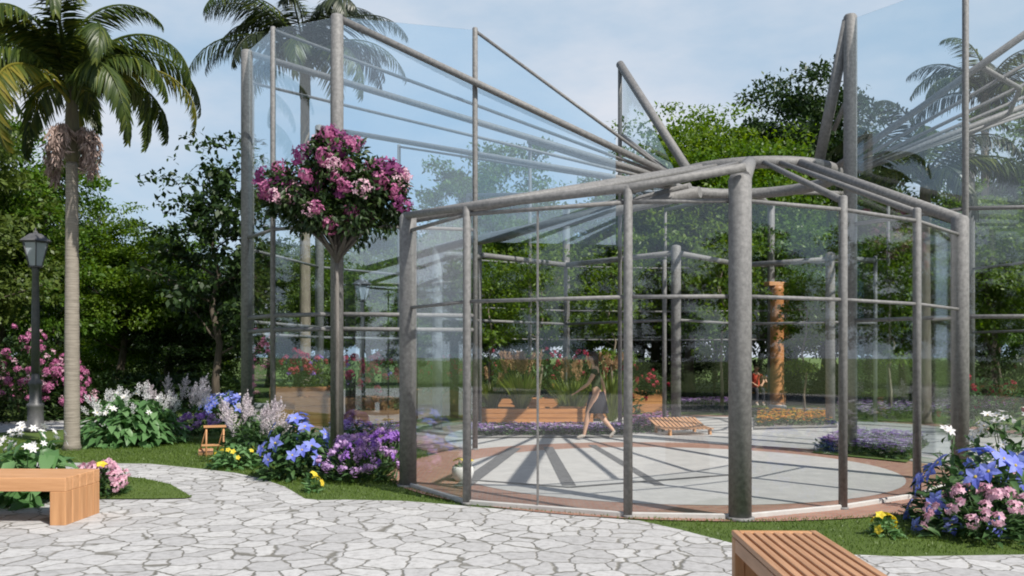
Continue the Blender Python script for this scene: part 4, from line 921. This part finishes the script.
# ------------------------------------------------------------------ people
def skin_body(name, joints, edges, mat, parent, root=0, sub=2):
    m = bpy.data.meshes.new(name); m.from_pydata([j[0] for j in joints], edges, []); o = bpy.data.objects.new(name, m); C.objects.link(o)
    md = o.modifiers.new('s', 'SKIN'); md.use_smooth_shade = True
    for i, j in enumerate(joints):
        sv_ = m.skin_vertices[0].data[i]; rr = j[1]; sv_.radius = rr if hasattr(rr, '__len__') else (rr, rr); sv_.use_root = (i == root)
    o.modifiers.new('b', 'SUBSURF').levels = sub
    bpy.context.view_layer.update(); dg = bpy.context.evaluated_depsgraph_get(); me = bpy.data.meshes.new_from_object(o.evaluated_get(dg))
    bpy.data.objects.remove(o); me.materials.clear(); me.materials.append(mat); me.name = name
    me.polygons.foreach_set('use_smooth', [True] * len(me.polygons)); o2 = link(name, me, parent); return o2
def person(label, loc, rz, pose, top_m, bot_m, skirt=True, sc=1.0, hairlen=.12):
    t = thing('person', label, 'person', loc, rz); t.scale = (sc,) * 3
    # +x is forward
    J = pose; hip, che, nk = J['hip'], J['chest'], J['neck']
    jl = []; ed = []
    def add(p, r_, par=None):
        jl.append((p, r_)); 
        if par is not None: ed.append((par, len(jl) - 1))
        return len(jl) - 1
    def lerp(a, b_, t_): return tuple(a[k] + (b_[k] - a[k]) * t_ for k in range(3))
    h = add(hip, (.12, .10)); wst = add(lerp(hip, che, .45), (.105, .085), h); c = add(che, (.13, .095), wst); sh = add(lerp(che, nk, .65), (.10, .07), c); n_ = add(nk, (.045, .045), sh)
    hd = J['head']; nb = add(lerp(nk, hd, .45), (.055, .06), n_); hm = add(hd, (.075, .085), nb); ht = add((hd[0], hd[1], hd[2] + .07), (.06, .07), hm)
    for s_ in ('L', 'R'):
        sg = 1 if s_ == 'L' else -1
        sp = (che[0], che[1] + sg * .17, che[2] + .1); a1 = add(sp, .05, sh); el, wr = J['elbow' + s_], J['wrist' + s_]
        a2 = add(lerp(sp, el, .5), .045, a1); a3 = add(el, .036, a2); a4 = add(lerp(el, wr, .4), .034, a3); a5 = add(wr, .024, a4)
        dv = Vector(wr) - Vector(el); dv.normalize(); pm = tuple(Vector(wr) + dv * .06); a6 = add(pm, (.032, .018), a5)
        side = dv.cross(Vector((0, 0, 1)) if abs(dv.z) < .8 else Vector((1, 0, 0))).normalized()
        for f, ln in zip((-.024, -.008, .008, .024), (.062, .078, .072, .055)):
            k1 = add(tuple(Vector(pm) + dv * .03 + side * f), .009, a6); k2 = add(tuple(Vector(pm) + dv * (.03 + ln * .55) + side * f * 1.1 + Vector((.006, 0, 0))), .008, k1); add(tuple(Vector(pm) + dv * (.03 + ln) + side * f * 1.1 + Vector((.018, 0, 0))), .007, k2)
        t1 = add(tuple(Vector(wr) + dv * .04 + side * .035), .010, a5); add(tuple(Vector(wr) + dv * .085 + side * .058), .009, t1)
        hp = (hip[0], hip[1] + sg * .085, hip[2] - .04); l1 = add(hp, .085, h); kn, an = J['knee' + s_], J['ankle' + s_]
        l2 = add(lerp(hp, kn, .5), .075, l1); l3 = add(kn, .052, l2); l4 = add(lerp(kn, an, .35), .054, l3); l5 = add(lerp(kn, an, .75), .036, l4); l6 = add(an, .034, l5)
        toe = J['toe' + s_]; l7 = add(lerp(an, toe, .55), (.036, .03), l6); add(toe, (.03, .018), l7)
    body = skin_body('body', jl, ed, M['skin'], t)
    # face, hair
    fb = MB(); fx = hd[0] + .082
    fb.path([(fx, hd[1], hd[2] + .02), (fx + .024, hd[1], hd[2] - .015), (fx + .002, hd[1], hd[2] - .022)], [.007, .012, .008], 6); fb.build('nose', M['skin'], t)
    for s_ in (-1, 1): MB().lathe([(.003, -.006), (.009, 0), (.003, .006)], 8, (fx - .002, hd[1] + s_ * .03, hd[2] + .022)).build('eye', M['cloth_dark'], t)
    MB().box((fx - .004, hd[1], hd[2] - .05), (.012, .045, .012)).build('mouth', M['cloth_red'], t)
    for s_ in (-1, 1): MB().lathe([(.006, -.025), (.014, 0), (.006, .025)], 8, (hd[0], hd[1] + s_ * .078, hd[2])).build('ear', M['skin'], t)
    V = []; F = []; nu, nv = 16, 9
    for i in range(nv):
        for k in range(nu):
            th = math.pi * .62 * i / (nv - 1); ph = 2 * math.pi * k / nu; lim = 1.0
            x = -math.cos(ph) * math.sin(th); bck = max(0, -x); th2 = th
            V.append((hd[0] - .012 + .098 * x - .0, hd[1] + .087 * math.sin(ph) * math.sin(th), hd[2] + .045 + .10 * math.cos(th) + (.05 if x > .3 and th > 1 else 0) - bck * max(0, th - 1.2) * hairlen))
    for i in range(nv - 1):
        for k in range(nu): F.append([i * nu + k, (i + 1) * nu + k, (i + 1) * nu + (k + 1) % nu, i * nu + (k + 1) % nu])
    MB().add(V, F, True).build('hair', M['hair'], t)
    # clothes: garment shells just outside the body
    jt = [(hip, (.135, .112)), (lerp(hip, che, .45), (.118, .098)), (che, (.145, .108)), (lerp(che, nk, .6), (.112, .082))]
    et = [(0, 1), (1, 2), (2, 3)]
    for sg in (1, -1):
        s_ = 'L' if sg > 0 else 'R'; sp = (che[0], che[1] + sg * .17, che[2] + .1); jt.append((sp, .062)); et.append((3, len(jt) - 1)); jt.append((lerp(sp, J['elbow' + s_], .35), .056)); et.append((len(jt) - 2, len(jt) - 1))
    skin_body('top', jt, et, top_m, t)
    if skirt:
        prof = [(.13, .02), (.155, -.08), (.18, -.2), (.215, -.38), (.21, -.385)]
        V = []; F = []; nk_ = 20
        for r_, z in prof:
            for k in range(nk_):
                a = 2 * math.pi * k / nk_; V.append((hip[0] + r_ * 1.05 * math.cos(a) * (1 + .05 * math.sin(5 * a) * (-z * 2)), hip[1] + r_ * .9 * math.sin(a), hip[2] + z))
        for i in range(len(prof) - 1):
            for k in range(nk_): F.append([i * nk_ + k, i * nk_ + (k + 1) % nk_, (i + 1) * nk_ + (k + 1) % nk_, (i + 1) * nk_ + k])
        MB().add(V, F, True).build('skirt', bot_m, t)
    else:
        for s_, sg in (('L', 1), ('R', -1)):
            hp = (hip[0], hip[1] + sg * .085, hip[2] - .04); kn, an = J['knee' + s_], J['ankle' + s_]
            skin_body('trouser_leg', [(hp, .1), (lerp(hp, kn, .5), .088), (kn, .068), (lerp(kn, an, .6), .06), (lerp(kn, an, .9), .055)], [(0, 1), (1, 2), (2, 3), (3, 4)], bot_m, t)
    for s_ in ('L', 'R'):
        an, toe = J['ankle' + s_], J['toe' + s_]; ft = (toe[0] + .02, toe[1], toe[2])
        skin_body('shoe', [(lerp(an, toe, -.25), (.036, .032)), (lerp(an, toe, .5), (.046, .036)), (ft, (.038, .024))], [(0, 1), (1, 2)], M['shoe'], t)
    return t
walk = dict(hip=(0, 0, .90), chest=(.03, 0, 1.20), neck=(.05, 0, 1.42), head=(.08, 0, 1.54), elbowL=(.15, .2, 1.07), wristL=(.32, .17, .95), elbowR=(-.10, -.22, 1.06), wristR=(-.14, -.22, .82),
            kneeL=(.16, .09, .50), ankleL=(.24, .09, .09), toeL=(.36, .09, .05), kneeR=(-.04, -.09, .48), ankleR=(-.32, -.09, .16), toeR=(-.24, -.09, .05))
person('woman in olive top and dark skirt striding behind the wide glass bay', (*g(597, 440), 0), R(170), walk, M['cloth_olive'], M['cloth_dark'], True, .99, .5)
sit = dict(hip=(0, 0, .54), chest=(-.04, 0, .85), neck=(-.03, 0, 1.06), head=(0, 0, 1.18), elbowL=(.05, .22, .76), wristL=(.26, .12, .68), elbowR=(.05, -.22, .76), wristR=(.26, -.12, .68),
           kneeL=(.42, .1, .52), ankleL=(.42, .1, .09), toeL=(.54, .1, .04), kneeR=(.42, -.1, .52), ankleR=(.42, -.1, .09), toeR=(.54, -.1, .04))
bx, by = at(762, 28.5)[:2]
gbn = thing('garden_bench', 'dark wooden garden bench under the two seated people, left of the timber column', 'bench', (bx, by + .05, 0), 0)
MB().box((0, 0, .42), (1.5, .42, .05), bev=.008).build('seat', M['wood_x'], gbn)
for z in (.62, .76): MB().box((0, .22, z), (1.5, .03, .09), bev=.006).build('backrest', M['wood_x'], gbn)
for s_ in (-1, 1):
    for q_, hh in ((-.17, .395), (.235, .80)): MB().box((s_ * .68, q_, hh / 2), (.06, .05, hh), bev=.004).build('leg', M['wood_z'], gbn)
person('person in a red top sitting on the far garden bench, left of the pair', (bx - .18, by, 0), R(-90), sit, M['cloth_red'], M['cloth_dark'], False, 1, .05)
person('person in a blue top sitting on the far garden bench, right of the pair', (bx + .3, by, 0), R(-80), sit, M['cloth_blue'], M['cloth_dark'], False, 1, .05)
